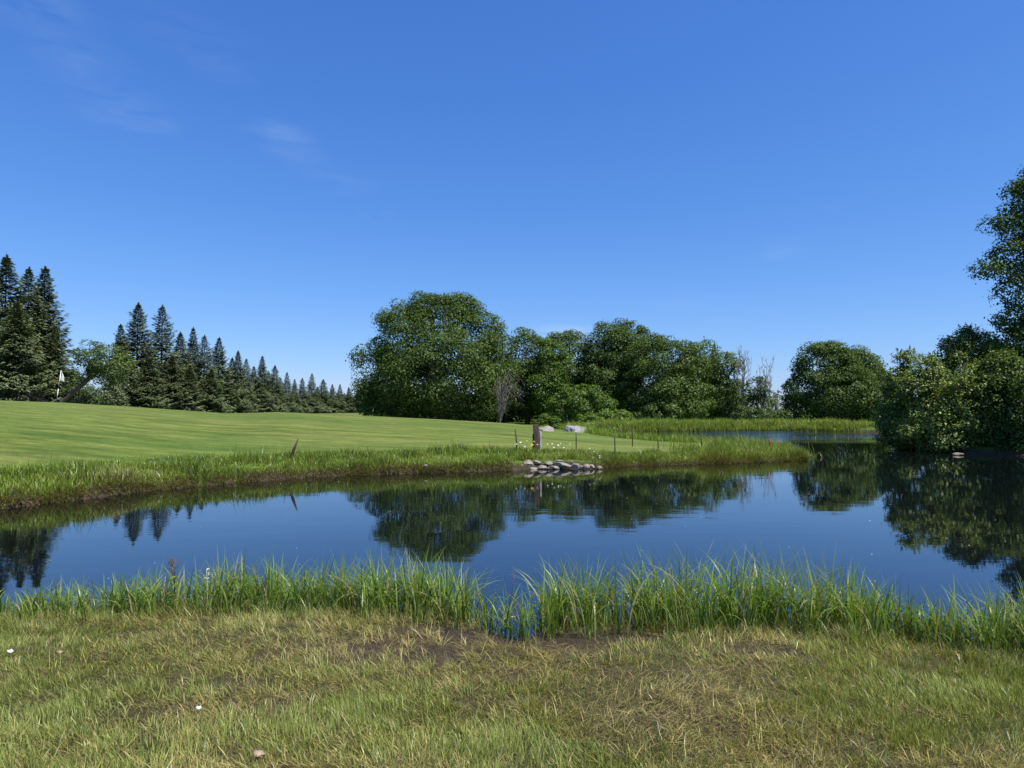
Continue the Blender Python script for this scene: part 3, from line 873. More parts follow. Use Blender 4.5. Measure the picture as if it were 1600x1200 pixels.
# dead trees
def dead_tree(px, top, D, label, seed, spread=.22, nb=9, mat='greybark', r=.1, group=None, stems=1):
    x = (px - 800) / FPX * D; zb = gz(x, D)
    h = at(px, top, D)[2] - zb
    root = thing('dead_tree', (x, D, zb), label, 'dead tree', group)
    rs = np.random.default_rng(seed)
    tg = Geo(); bg = Geo()
    for s_ in range(stems):
        t = np.linspace(0, 1, 9)
        ex = rs.normal(0, .05) * h
        P = np.stack([t * ex + rs.normal(0, .06, 9), rs.normal(0, .06, 9), t * h * rs.uniform(.8, 1) - .3 * (t == 0)], -1)
        tube(tg, P, r * (1 - t * .9), 6)
        for k in range(nb):
            a = rs.uniform(.35, .95); p0 = np.array([np.interp(a, t, P[:, c_]) for c_ in range(3)])
            an = rs.uniform(0, 6.28); l = h * spread * rs.uniform(.5, 1.1) * (1.15 - a * .6)
            p2 = p0 + np.array([math.cos(an) * l * .45, math.sin(an) * l * .45, l * .95])
            pm = (p0 + p2) / 2 + np.array([math.cos(an) * l * .14, math.sin(an) * l * .14, -l * .08])
            tube(bg, [p0, pm, p2], [r * .35, r * .22, .012], 4)
            for q in range(5):
                f = rs.uniform(.3, 1); s0 = pm * (1 - f) + p2 * f if f > .3 else pm
                s1 = s0 + np.array([rs.normal(0, .25), rs.normal(0, .25), rs.uniform(.3, .8)]) * l * .45
                tube(bg, [s0, s1], [.022, .008], 3)
    obj('trunk', tg.mesh('trunk', M[mat], True), root)
    obj('branches', bg.mesh('branches', M[mat]), root)
    return root
dg_ = 'bare dead trees at the end of the wood'
dead_tree(1156, 541, 84, 'tall bare dead tree with upright twigs at the right end of the wood', 201, .3, 12, group=dg_, stems=3)
dead_tree(1190, 558, 82, 'bare dead tree right of the tallest one, leaves growing round its lower trunk', 202, .28, 10, group=dg_, stems=3)
dead_tree(1213, 612, 80, 'short broken snag with crooked branches left of the round maples', 203, .35, 6, group=dg_, r=.08, stems=2)
broad_tree(1184, 83, [(1182, 608, 16, 20), (1190, 632, 20, 16), (1170, 645, 18, 16)], 'ash', 'thin leafy tree growing round the bare dead trees', 134, 5200, .22, .7, gap=.35, hue0=.35, nlimb=16, trunk_r=.12)
broad_tree(1205, 80, [(1165, 650, 16, 12), (1195, 652, 18, 11), (1218, 652, 12, 9)], 'ash', 'low bushes at the foot of the dead trees on the far shore', 135, 5500, .22, .7, 'bush', name='bush', trunk_r=.06, hue0=.25)

# grey bare branches beside the big tree
def bare_brush():
    D = 80; px = 785
    x = (px - 800) / FPX * D; zb = gz(x, D)
    root = thing('bare_shrub', (x, D, zb), 'grey leafless shrub of drooping twigs right of the largest tree', 'shrub')
    rs = np.random.default_rng(33); g = Geo()
    for k in range(46):
        sx = rs.normal(-1.0, .5); a0 = np.array([sx * .3, 0, rs.uniform(.3, 3)])
        ex = rs.uniform(-1.6, 2.2); top = rs.uniform(2.2, 6.6)
        p1 = np.array([ex * .5, rs.normal(0, .6), top]); p2 = np.array([ex + .4, rs.normal(0, 1), top - rs.uniform(.2, 2.0)])
        tube(g, [a0, (a0 + p1) / 2 + np.array([0, 0, .3]), p1, p2], [.05, .035, .02, .01], 4)
        for q in range(4):
            s0 = p1 + (p2 - p1) * rs.random(); tube(g, [s0, s0 + rs.normal(0, .5, 3) + np.array([.2, 0, -.2])], [.012, .006], 3)
    tg = Geo(); tube(tg, [[-.3, 0, -.3], [-.2, 0, 1.2], [.1, 0, 3]], [.12, .09, .05], 6)
    obj('trunk', tg.mesh('trunk', M['greybark'], True), root); obj('branches', g.mesh('branches', M['greybark']), root)
bare_brush()

# right bank: shrubs and the tall tree
rb = 'alder shrubs overhanging the right bank'
sh = [(1412, 33, [(1416, 568, 8, 22), (1404, 602, 13, 24), (1398, 632, 18, 24), (1396, 660, 22, 18), (1406, 684, 28, 12), (1425, 694, 20, 8)], 'leftmost shrub on the right bank with an upright leafy tip', 'alder', .5),
      (1445, 31.5, [(1450, 585, 14, 24), (1436, 612, 20, 24), (1456, 645, 28, 28), (1436, 672, 28, 18), (1462, 693, 26, 10)], 'yellowish leafy shrub leaning over the water, second on the right bank', 'alder', .8),
      (1482, 34, [(1482, 560, 13, 26), (1474, 590, 20, 22), (1498, 548, 10, 22), (1496, 590, 22, 28), (1480, 622, 34, 30)], 'tall shrub behind the yellowish ones on the right bank', 'alder', .35),
      (1510, 30, [(1510, 622, 26, 34), (1494, 660, 34, 24), (1534, 600, 22, 32), (1488, 690, 30, 12), (1525, 690, 28, 14), (1520, 655, 30, 30)], 'broad shrub above the half sunk rock on the right bank', 'alder', .7),
      (1556, 29.5, [(1552, 625, 26, 38), (1566, 590, 26, 34), (1556, 672, 36, 24), (1560, 698, 36, 12)], 'shaded shrub right of the half sunk rock', 'maple', .6),
      (1530, 36, [(1512, 540, 11, 24), (1532, 548, 20, 26), (1550, 565, 24, 26), (1575, 575, 28, 30)], 'dark shrub with loose twigs against the sky, under the tall tree', 'maple', .7),
      (1605, 28.5, [(1600, 640, 36, 48), (1615, 680, 46, 26), (1600, 702, 40, 14)], 'dark undergrowth at the right edge beneath the tall tree', 'maple', .3)]
for k, (px, D, lb, lab, mt, h0) in enumerate(sh):
    broad_tree(px, D, lb, mt, lab, 140 + k, 13500, .11, .33, 'shrub', rb, .07, name='alder_shrub', hue0=h0, hue_var=.6, gap=.24, spiky=.5, nlimb=22, shoots=150)
broad_tree(1665, 33, [(1605, 318, 22, 42), (1588, 358, 30, 18), (1560, 352, 18, 8), (1590, 400, 34, 24), (1552, 424, 26, 14), (1600, 455, 34, 26), (1596, 500, 30, 24), (1580, 530, 32, 18),
                      (1650, 300, 50, 60), (1660, 400, 60, 70), (1670, 520, 70, 70), (1720, 420, 60, 90), (1640, 610, 50, 60)], 'maple',
           'tall maple at the right edge with layered branches reaching over the pond', 160, 52000, .13, .45, trunk_r=.35, hue0=.5, gap=.1, spiky=.36, nlimb=40)

# small shrubs on the far shore
broad_tree(921, 70, [(918, 656, 16, 9), (930, 659, 14, 7)], 'bright', 'low rounded green bush right behind the pale boulder', 180, 4500, .14, .35, 'bush', name='bush', trunk_r=.04, hue0=.7)
broad_tree(960, 71, [(948, 653, 13, 10), (968, 654, 16, 12), (978, 660, 12, 7)], 'bright', 'taller light green leafy bush on the far shore', 181, 5500, .17, .4, 'bush', name='bush', trunk_r=.04, hue0=.8, spiky=.35)
broad_tree(868, 60, [(868, 662, 7, 9)], 'bright', 'small upright bush between the two pale boulders', 182, 1800, .12, .28, 'bush', name='bush', trunk_r=.03, hue0=.2)
broad_tree(848, 62, [(842, 659, 8, 4), (852, 654, 7, 6)], 'bright', 'small weedy plant beside the smaller pale boulder', 183, 1500, .13, .3, 'plant', name='weedy_plant', trunk_r=.02, hue0=.6)

# distant woods closing the horizon
rng = np.random.default_rng(300)
g = Geo()
nfar = 26000
a = rng.uniform(-1.0, 1.0, nfar); rd = rng.uniform(430, 560, nfar)
hh = 5 + 7 * fnoise(a * 60, rd * 0 + 1.0, 61, 4) * sstep(-1.2, 0, a) + 3
C_ = np.stack([np.sin(a) * rd, np.cos(a) * rd, 1.0 + rng.random(nfar) ** .7 * hh], -1)
leaves(g, C_, rng.normal(0, .6, (nfar, 3)) + np.array([0, -.3, .6]), rng.uniform(1.2, 2.4, nfar), rng.uniform(1., 1.8, nfar), rng.uniform(.2, .7, nfar))
obj('far_woods', g.mesh('far_woods', M['spruce']), kind='stuff', label='low dark line of distant woods on the horizon', category='woods')
#SECTION3
# ------------------------------------------------------------------ grasses
def scatter(n, xr, yr, cond=None, seed=1):
    rs = np.random.default_rng(seed)
    X = rs.uniform(*xr, n); Y = rs.uniform(*yr, n)
    return X, Y

rng = np.random.default_rng(400)
# near lawn: blade density falls with distance from the camera
nt = 36000
TY = 3.0 + 4.4 * rng.random(nt) ** 1.15
TX = rng.uniform(-1, 1, nt) * (TY * .80 + .5)
Gt = patch_green(TX, TY)
keep = rng.random(nt) < (.22 + .78 * Gt) * (1 - .95 * mud(TX, TY)) * np.clip(2.2 * (fnoise(TX * 4.5, TY * 6, 91, 3) - .22), .12, 1.3)
TX, TY, Gt = TX[keep], TY[keep], Gt[keep]
per = 15
nt = len(TX)
tr = np.repeat(rng.uniform(.010, .045, nt), per)
X = np.repeat(TX, per) + rng.normal(0, 1, nt * per) * tr
Y = np.repeat(TY, per) + rng.normal(0, 1, nt * per) * tr
G = np.repeat(np.clip(Gt + rng.normal(0, .16, nt), 0, 1), per)
TH = np.repeat(rng.uniform(.65, 1.35, nt), per)
TB = np.repeat(rng.uniform(.75, 1.25, nt), per)
sd = shore(X, Y)
keep = sd > .02
X, Y, sd, G, TH, TB = X[keep], Y[keep], sd[keep], G[keep], TH[keep], TB[keep]
n = len(X)
gm_ = Geo()
isg = rng.random(n) < np.clip(G * 1.05 - .08, .03, .93)
green = np.where(isg, rng.uniform(.5, 1, n), rng.uniform(0, .45, n))
wet = sstep(.7, .1, sd) * .25
h = np.where(isg, rng.uniform(.028, .072, n), rng.uniform(.035, .09, n)) * (.8 + .6 * fnoise(X * 3, Y * 3, 5, 2))
h *= (1 + .5 * sstep(1.0, .2, sd)) * TH * 1.1
lean = np.where(isg, np.abs(rng.normal(.25, .3, n)), np.abs(rng.normal(1.05, .35, n)))
swirl = fnoise(X * 1.2, Y * 1.2, 15, 2) * 9
azb = np.where(rng.random(n) < .6, swirl + rng.normal(0, .7, n), rng.uniform(0, 6.28, n))
blades(gm_, np.stack([X, Y, terrain(X, Y, sd) - .004], -1), h, rng.uniform(.0024, .0054, n), azb, lean, rng.uniform(.1, .8, n), 2, green,
       rng.uniform(.6, 1.4, n) * (1 - wet) * TB)
# thatch: flattened dead stems matted over the soil
nq = 260000
Y = 3.0 + 3.9 * rng.random(nq) ** 1.2; X = rng.uniform(-1, 1, nq) * (Y * .80 + .5)
Gq = patch_green(X, Y); Mq = mud(X, Y); sq = shore(X, Y)
kq = (sq > .0) & (rng.random(nq) < (.85 - .35 * Gq) * (1 - .80 * Mq) * (.5 + .7 * fnoise(X * 6, Y * 6, 19, 2)))
X, Y, sq, Mq, Gq = X[kq], Y[kq], sq[kq], Mq[kq], Gq[kq]; nq = len(X)
blades(gm_, np.stack([X, Y, terrain(X, Y, sq) + rng.uniform(0, .014, nq)], -1), rng.uniform(.025, .085, nq), rng.uniform(.0015, .0042, nq), rng.uniform(0, 6.28, nq),
       rng.uniform(1.0, 1.6, nq), rng.uniform(-.2, .35, nq), 1, np.where(rng.random(nq) < .25 * Gq + .08, rng.uniform(.45, .8, nq), rng.uniform(0, .4, nq)),
       rng.uniform(.22, 1.05, nq) * (1 - .45 * Mq) * (.7 + .6 * vnoise(X * 3, Y * 4, 23)))
print('thatch', nq)
obj('lawn_grass', gm_.mesh('lawn_grass', M['lawn_blade']), kind='stuff', label='short mixed green and straw grass on the near bank', category='grass')
print('lawn blades', n)

# near sedges along the water's edge
rng = np.random.default_rng(410)
g = Geo()
nt = 1450
TX = rng.uniform(-6.2, 7.4, nt)
sx = np.array([on_z(*p)[0] for p in near_px]); sy = np.array([on_z(*p)[1] for p in near_px])
TY = np.interp(TX, sx, sy) + rng.normal(.12, .20, nt) - .05
pxs = 800 + TX / TY * FPX
topy = np.interp(pxs, [0, 60, 150, 250, 330, 400, 480, 560, 640, 700, 740, 780, 830, 860, 900, 1000, 1060, 1150, 1220, 1300, 1380, 1440, 1500, 1600],
                 [925, 915, 908, 895, 888, 875, 886, 882, 878, 882, 900, 925, 925, 893, 888, 884, 880, 872, 878, 892, 915, 940, 932, 930])
dn = np.interp(pxs, [0, 150, 300, 390, 700, 740, 770, 840, 860, 1300, 1400, 1440, 1480, 1600], [.8, .8, .85, 1, 1, .5, .13, .13, .9, 1, .85, .65, .95, .95])
dn = dn * (.35 + 1.1 * vnoise(TX * 3.2, TX * 0, 8))
k = rng.random(nt) < dn
TX, TY, topy = TX[k], TY[k], topy[k]
sdT = shore(TX, TY)
zt = np.where(sdT > 0, terrain(TX, TY, sdT), -.06)
hmax = CAM_H - (topy - 643) / FPX * TY - zt
for (x, y, z0, hm) in zip(TX, TY, zt, hmax):
    m_ = rng.integers(4, 10)
    bx = x + rng.normal(0, .025, m_); by = y + rng.normal(0, .025, m_)
    hh = hm * rng.uniform(.55, 1.05, m_) * 1.42
    azs = rng.uniform(0, 6.28, m_)
    ln = np.abs(rng.normal(.10, .10, m_)); cl = np.abs(rng.normal(1.15, .75, m_))
    blades(g, np.stack([bx, by, np.full(m_, z0)], -1), hh, rng.uniform(.0075, .0155, m_), azs, ln, cl, 7,
           np.where(rng.random(m_) < .1, rng.uniform(.15, .4, m_), rng.uniform(.55, 1, m_)), rng.uniform(.7, 1.35, m_))
# shorter thin blades filling the feet
n = 9500
X = rng.uniform(-6.2, 7.4, n); Y = np.interp(X, sx, sy) + rng.normal(-.05, .20, n)
pxs = 800 + X / Y * FPX
dn = np.interp(pxs, [0, 400, 700, 745, 770, 840, 865, 1600], [.8, 1, 1, .8, .12, .12, .9, 1])
k = rng.random(n) < dn
X, Y = X[k], Y[k]; n = len(X); s_ = shore(X, Y)
dead = rng.random(n) < .45
blades(g, np.stack([X, Y, np.where(s_ > 0, terrain(X, Y, s_), -.03)], -1), rng.uniform(.08, .26, n), rng.uniform(.003, .007, n), rng.uniform(0, 6.28, n),
       np.where(dead, np.abs(rng.normal(.7, .4, n)), np.abs(rng.normal(.2, .2, n))), np.abs(rng.normal(.6, .5, n)), 3,
       np.where(dead, rng.uniform(.05, .42, n), rng.uniform(.5, .95, n)), rng.uniform(.6, 1.25, n))
obj('shore_sedge', g.mesh('shore_sedge', M['reed_blade']), kind='stuff', label='tall arching green sedge along the near water edge', category='sedge')

# rough grass of the far bank, the spit and the far shore
rng = np.random.default_rng(420)
g = Geo()
n = 330000
t_ = rng.random(n)
fxp = np.concatenate([[-13.5, -11.2], fr[:, 0]]); fyp = np.concatenate([[8.2, 10.2], fr[:, 1]])
seg = np.concatenate([[0], np.cumsum(np.hypot(np.diff(fxp), np.diff(fyp)))])
s_ = t_ * (seg[-1] + 1.2)
bx = np.interp(s_, seg, fxp); by = np.interp(s_, seg, fyp)
dxn = np.interp(s_ + .5, seg, fxp) - np.interp(s_ - .5, seg, fxp); dyn = np.interp(s_ + .5, seg, fyp) - np.interp(s_ - .5, seg, fyp)
ll = np.hypot(dxn, dyn) + 1e-6
off = rng.random(n) ** 1.25 * 4.6 - .15
X = bx - dyn / ll * off + rng.normal(0, .15, n); Y = by + dxn / ll * off + rng.normal(0, .15, n)
sd = shore(X, Y)
pxx = 800 + X / Y * FPX
edge = 1.7 + 1.5 * (fnoise(X * .5, Y * .5, 66, 2) - .5) + np.interp(pxx, [0, 400, 700, 900, 1000, 1110, 1200], [.1, .5, 1.1, 1.0, .3, 1.5, 3.5])
stone = (pxx > 800) & (pxx < 925) & (sd < .38)
clump = .35 + 1.1 * vnoise(X * 2.2, Y * 2.2, 44)
k = (sd > -.04) & (rng.random(n) < sstep(edge + .9, edge - .7, sd) * clump * .62) & (~stone | (rng.random(n) < .04))
X, Y, sd, pxx, edge = X[k], Y[k], sd[k], pxx[k], edge[k]
n = len(X)
low = sstep(.32, .04, sd + (fnoise(X * 1.5, Y * 1.5, 71, 2) - .5) * .7)
sedge = np.interp(pxx, [1040, 1120], [0, 1])
h = (rng.uniform(.08, .23, n) * (1.2 - .9 * sstep(.5, 1, sd / (edge + .3)))) * (.35 + 1.3 * vnoise(X * 1.6, Y * 1.6, 12) ** 1.3) + sedge * rng.uniform(.05, .22, n)
tall = rng.random(n) < .03 + .12 * (vnoise(X * 1.1 + 9, Y * 1.1, 27) > .72); h = np.where(tall, h * 1.7, h)
isd = rng.random(n) < (.10 + .55 * low)
gz_ = fnoise(X * .8, Y * .8, 83, 3); green = np.where(isd, rng.uniform(0, .42, n), np.clip(rng.uniform(.42, .9, n) + (gz_ - .5) * .9 + .3 * sstep(.8, 1.8, sd), .38, 1))
lean = np.where(low > .5, rng.uniform(.4, 1.9, n), np.abs(rng.normal(.3, .25, n)))
toward = np.arctan2(-np.interp(X, fxp, np.gradient(fxp)), 1) * 0 - math.pi / 2 + .6
azb = np.where(low > .5, toward + rng.normal(0, .9, n), rng.uniform(0, 6.28, n))
blades(g, np.stack([X, Y, terrain(X, Y, sd) - .01], -1), h, rng.uniform(.009, .02, n), azb, lean, rng.uniform(.1, .9, n), 2, green,
       rng.uniform(.5, 1.4, n) * (1 - .35 * low) * (.75 + .5 * vnoise(X * 2.5, Y * 2.5, 61)))
print('rough', n)
# dead stems and roots hanging over the undercut bank
nd = 13000
s_ = rng.random(nd) * (seg[-1] + 1.0)
bx = np.interp(s_, seg, fxp); by = np.interp(s_, seg, fyp)
dxn = np.interp(s_ + .5, seg, fxp) - np.interp(s_ - .5, seg, fxp); dyn = np.interp(s_ + .5, seg, fyp) - np.interp(s_ - .5, seg, fyp)
ll = np.hypot(dxn, dyn) + 1e-6; off = rng.random(nd) * .40 - .03
X = bx - dyn / ll * off + rng.normal(0, .05, nd); Y = by + dxn / ll * off + rng.normal(0, .05, nd)
sq = shore(X, Y); pq = 800 + X / Y * FPX
kq = (sq > -.05) & (rng.random(nd) < .35 + .9 * vnoise(X * 1.8, Y * 1.8, 99)) & ~((pq > 800) & (pq < 925) & (rng.random(nd) < .85))
X, Y, sq = X[kq], Y[kq], sq[kq]; nd = len(X)
azw = np.arctan2(-dxn[kq], dyn[kq]) + rng.normal(0, .8, nd)
blades(g, np.stack([X, Y, terrain(X, Y, sq) + .01], -1), rng.uniform(.05, .20, nd), rng.uniform(.008, .018, nd), azw, rng.uniform(.3, 1.7, nd), rng.uniform(.2, 1.3, nd), 3,
       np.where(rng.random(nd) < .22, rng.uniform(.5, .8, nd), rng.uniform(0, .38, nd)), rng.uniform(.3, 1.15, nd))
# sedge behind the spit
def strip(P, n, spread, hr, wr, gmin, nseg=2, jitter=.0, bright=1.15):
    P = np.array(P); sg = np.concatenate([[0], np.cumsum(np.hypot(*np.diff(P, axis=0).T))])
    s = rng.random(n) * sg[-1]
    x = np.interp(s, sg, P[:, 0]) + rng.normal(0, spread, n); y = np.interp(s, sg, P[:, 1]) + rng.normal(0, spread, n)
    sdd = shore(x, y)
    k = sdd > -.5
    x, y, sdd = x[k], y[k], sdd[k]; m_ = len(x)
    z = np.where(sdd > 0, terrain(x, y, sdd), -.02)
    hh = rng.uniform(hr[0] * .5, hr[1], m_) * (.45 + 1.0 * vnoise(x * 1.2, y * 1.2, 19))
    blades(g, np.stack([x, y, z], -1), hh, rng.uniform(*wr, m_), rng.uniform(0, 6.28, m_), np.abs(rng.normal(.12, .15, m_)), np.abs(rng.normal(.6, .5, m_)), nseg,
           np.clip(rng.uniform(gmin, 1, m_), 0, 1), rng.uniform(.5, 1.3, m_) * bright)
strip([on_z(*p)[:2] + np.array([0, -.25]) for p in [(905, 681), (950, 687), (1000, 691), (1060, 696), (1120, 698), (1170, 699)]], 7000, .35, (.35, .6), (.015, .03), .45)
strip([on_z(*p)[:2] for p in [(1080, 712), (1150, 712), (1235, 713)]], 8000, .45, (.25, .62), (.012, .024), .30)
strip([(on_z(*p)[:2]) + np.array([0, 1.5]) for p in [(905, 674), (1000, 674), (1180, 673), (1362, 674)]], 30000, 1.0, (.45, .85), (.03, .06), .30)
strip([(on_z(*p)[:2]) + np.array([0, 5]) for p in [(925, 674), (1000, 674), (1180, 673), (1362, 674)]], 16000, 2.0, (.4, .8), (.04, .08), .45)
obj('rough_grass', g.mesh('rough_grass', M['rough_blade']), kind='stuff', label='unmown green and brown grass on the banks across the pond', category='grass')

# ------------------------------------------------------------------ small things
def rock_mesh(name, rx, ry, rz, seed, mat, flat=.5, sub=3):
    bm = bmesh.new(); bmesh.ops.create_icosphere(bm, subdivisions=sub, radius=1)
    rs = np.random.default_rng(seed); pl = rs.normal(size=(11, 3)); pl /= np.linalg.norm(pl, axis=1)[:, None]; pd = rs.uniform(.45, .8, 11)
    for v in bm.verts:
        c = np.array(v.co)
        for q in range(11):
            d = c @ pl[q]
            if d > pd[q]: c = c - pl[q] * (d - pd[q])
        c[2] = max(min(c[2], flat + .2), -flat) 
        c += rs.normal(0, .012, 3)
        v.co = (c[0] * rx * 1.15, c[1] * ry * 1.15, c[2] * rz * 1.3)
    me = bpy.data.meshes.new(name); bm.to_mesh(me); bm.free(); me.materials.append(mat)
    return me

# stone edging: each stone in photo pixels (cx, cy, half width, half height)
p0 = on_z(862, 733)
se = thing('stone_edging', (p0[0], p0[1], 0), 'low edging of flat tan stones at the water beneath the wooden post', 'stone edging')
stones = [(802, 728, 4, 4), (803, 722, 4, 3), (812, 724, 6, 4), (825, 720, 9, 7), (839, 718, 8, 4), (830, 728, 13, 3), (847, 726, 7, 4), (858, 719, 8, 4),
          (866, 726, 8, 3), (878, 722, 13, 5), (873, 716, 7, 2), (893, 719, 5, 4), (899, 724, 7, 5), (907, 726, 5, 4), (916, 724, 5, 4), (924, 724, 5, 4), (936, 726, 6, 3), (885, 729, 9, 2), (853, 731, 9, 2)]
for k, (cx, cy, hw, hh) in enumerate(stones):
    yy = p0[1] + (.10 if cy < 722 else 0) + random.uniform(-.03, .03)
    c_ = at(cx, cy + 4.5, yy)
    s = yy / FPX
    o = obj('stone', rock_mesh('stone', hw * s * 1.12, max(.09, hw * s * .7), hh * s * .98, 500 + k, M['stone'], .5, 2), se,
            (c_[0] - p0[0], c_[1] - p0[1], max(c_[2], .02)))
    o.rotation_euler = (0, random.uniform(-.15, .15), random.uniform(-.3, .3))

def flat_boulder(px, py, D, rx, ry, rz, seed, tilt, label):
    c_ = at(px, py, D)
    o = obj('boulder', rock_mesh('boulder', rx, ry, rz, seed, M['boulder'], .55, 4), None, c_, label=label, category='boulder')
    o.rotation_euler = (R(6), R(tilt), R(-8))
flat_boulder(896, 679, 48, 1.15, 1.1, .54, 604, 3, 'large pale flat boulder at the water end of the mown spit')
flat_boulder(852, 676, 46, .75, .7, .44, 605, 16, 'smaller pale boulder behind the wooden post')
# half sunk rock on the right
c_ = on_z(1496, 711)
o = obj('rock', rock_mesh('rock', .33, .24, .10, 623, M['stone'], 2, 3), None, (c_[0], c_[1], .02), label='lone brown rock half sunk in the water below the right shrubs', category='rock')
c_ = at(665, 728, 20.1)
obj('rock', rock_mesh('rock', .06, .05, .03, 611, M['boulder'], .6, 2), None, (c_[0], c_[1], max(gz(c_[0], c_[1]), c_[2]) + .02), label='small whitish stone in the grassy bank edge left of the edging', category='rock')

# wooden post with paler board
D = 23.5
def box_mesh(name, sx_, sy_, sz_, mat, bev=.01, seed=0, taper=0, rough=.0):
    bm = bmesh.new(); bmesh.ops.create_cube(bm, size=1)
    bmesh.ops.subdivide_edges(bm, edges=[e for e in bm.edges if abs(e.verts[0].co.z - e.verts[1].co.z) > .5], cuts=5)
    bmesh.ops.bevel(bm, geom=[e for e in bm.edges if len(e.link_faces) == 2 and e.calc_face_angle(0) > 1], offset=.06, segments=1, affect='EDGES')
    rs = np.random.default_rng(seed)
    for v in bm.verts:
        f = v.co.z + .5
        v.co.x *= sx_ * (1 - taper * f); v.co.y *= sy_ * (1 - taper * f); v.co.z = f * sz_
        v.co += Vector(rs.normal(0, rough, 3))
    me = bpy.data.meshes.new(name); bm.to_mesh(me); bm.free(); me.materials.append(mat); return me
pb = at(838.5, 700, D); zb = gz(pb[0], D)
topz = at(838, 662.5, D)[2]
post = thing('wooden_post', (pb[0], D, zb - .1), 'thick dark weathered wooden post above the stone edging', 'post')
o = obj('post', box_mesh('post', .17, .17, topz - zb + .1, M['post'], seed=1, rough=.005), post); o.rotation_euler = (0, R(-1.5), R(8))
o = obj('side_board', box_mesh('side_board', .06, .16, (topz - zb) * .82, M['postpale'], seed=2, rough=.004), post, (.125, .03, 0)); o.rotation_euler = (0, R(.5), R(8))
o = obj('back_board', box_mesh('back_board', .05, .12, (topz - zb) * .74, M['post'], seed=3, rough=.004), post, (-.115, .05, 0))

# thin stakes
def stake(px, top, bot, D, mat, label, w=.03, top_px=None, group='thin stakes along the spit'):
    a = at(px, bot, D); b_ = at(top_px or px, top, D)
    zb = gz(a[0], D)
    g = Geo(); L_ = np.array([b_[0] - a[0], 0, max(b_[2] - zb, .2)])
    P = np.array([[0, 0, -.15], L_ * .3, L_ * .65, L_])
    P[1:3, 0] += .006
    tube(g, P, [w * .5, w * .5, w * .48, w * .42], 8)
    me = g.mesh('stake', M[mat], True)
    return obj('stake', me, None, (a[0], D, zb), label=label, category='stake', group=group)
stake(808, 670, 697, 23, 'rust', 'rusty thin stake left of the wooden post', .045, 805)
stake(900, 675, 700, 24, 'darkmetal', 'thin dark stake just right of the wooden post', .036)
stake(961, 679, 708, 25, 'darkmetal', 'thin dark stake second to the right of the wooden post', .04, 960)
stake(988, 671, 690, 31, 'rust', 'reddish stake farther back at the inner pond edge', .05)
stake(1028, 684, 710, 25.5, 'darkmetal', 'thin dark stake in the middle of the spit', .04)
stake(1095, 681, 710, 26, 'darkmetal', 'thin dark stake where the sedge of the spit begins', .042, 1097)
stake(1202, 686, 720, 26.5, 'redstake', 'red stake in the sedge near the tip of the spit', .06, 1204)
# leaning dark stick in the left bank
c_ = at(452, 716, 19.5); zb = gz(c_[0], 19.5); e_ = at(466, 686, 19.5)
g = Geo()
tube(g, [[0, 0, -.1], [(e_[0] - c_[0]) * .5, 0, (e_[2] - zb) * .47], [e_[0] - c_[0], 0, e_[2] - zb]], [.05, .042, .018], 7)
obj('leaning_stick', g.mesh('leaning_stick', M['rust'], True), None, (c_[0], 19.5, zb), label='dark tapering stick leaning right out of the left bank grass', category='stick')

# flagstick on the green
D = 40.0
a = at(88, 630, D); zb = gz(a[0], D)
fl = thing('flagstick', (a[0], D, zb), 'golf flagstick with white flag on the crest at left', 'flagstick')
tp_ = at(95.5, 579, D) - np.array([a[0], D, zb])
segs = [(0, .22, 'blackpaint'), (.22, .42, 'whitepaint'), (.42, .66, 'blackpaint'), (.66, 1.0, 'whitepaint')]
for (f0, f1, mt) in segs:
    g = Geo(); tube(g, [tp_ * f0, tp_ * f1], [.022, .022], 8)
    obj('pole_section', g.mesh('pole_section', M[mt], True), fl)
g = Geo(); nu, nv = 9, 9
Vv = []
for a_ in range(nu):
    for b2 in range(nv):
        u, v = a_ / (nu - 1), b2 / (nv - 1)
        hgt_ = tp_[2] * (1 - .005) - v * .56
        wv_ = (.16 + .10 * v) * u * (.35 + .65 * min(1, v * 2.2))
        Vv.append((tp_[0] * (hgt_ / tp_[2]) + wv_ - .02 * v, .05 * math.sin(u * 5 + v * 3) * u, hgt_ - u * .12 * v))
Qq = [(a_ * nv + b2, (a_ + 1) * nv + b2, (a_ + 1) * nv + b2 + 1, a_ * nv + b2 + 1) for a_ in range(nu - 1) for b2 in range(nv - 1)]
g.add(np.array(Vv), Qq)
fo = obj('flag', g.mesh('flag', M['white'], True), fl)
sm = fo.modifiers.new('thickness', 'SOLIDIFY'); sm.thickness = .004

# daisies and yellow lily in the rough
def flower_mesh(stem_h, r, pm, npet=10):
    g1 = Geo(); g2 = Geo()
    tube(g1, [[0, 0, 0], [.01, 0, stem_h * .5], [0, .01, stem_h]], [.004, .004, .003], 4, hue=.5, rnd=.5)
    V = []; T = []
    for k in range(npet):
        a0 = k / npet * 6.283; b0 = len(V)
        V += [(0, 0, stem_h), (math.cos(a0 - .22) * r, math.sin(a0 - .22) * r, stem_h + .01), (math.cos(a0 + .22) * r, math.sin(a0 + .22) * r, stem_h + .012)]
        T.append((b0, b0 + 1, b0 + 2))
    g2.add(np.array(V), None, T)
    return g1.mesh('stem', M['bright']), g2.mesh('petals', pm)
st_m, pe_m = flower_mesh(.33, .028, M['petal_w'])
fpos = [(806, 706), (811, 700), (815, 697), (816, 712), (855, 700), (861, 696), (868, 708), (869, 704), (866, 712), (843, 706), (884, 712), (930, 714), (938, 717), (941, 715), (894, 700), (925, 708), (812, 690), (878, 700)]
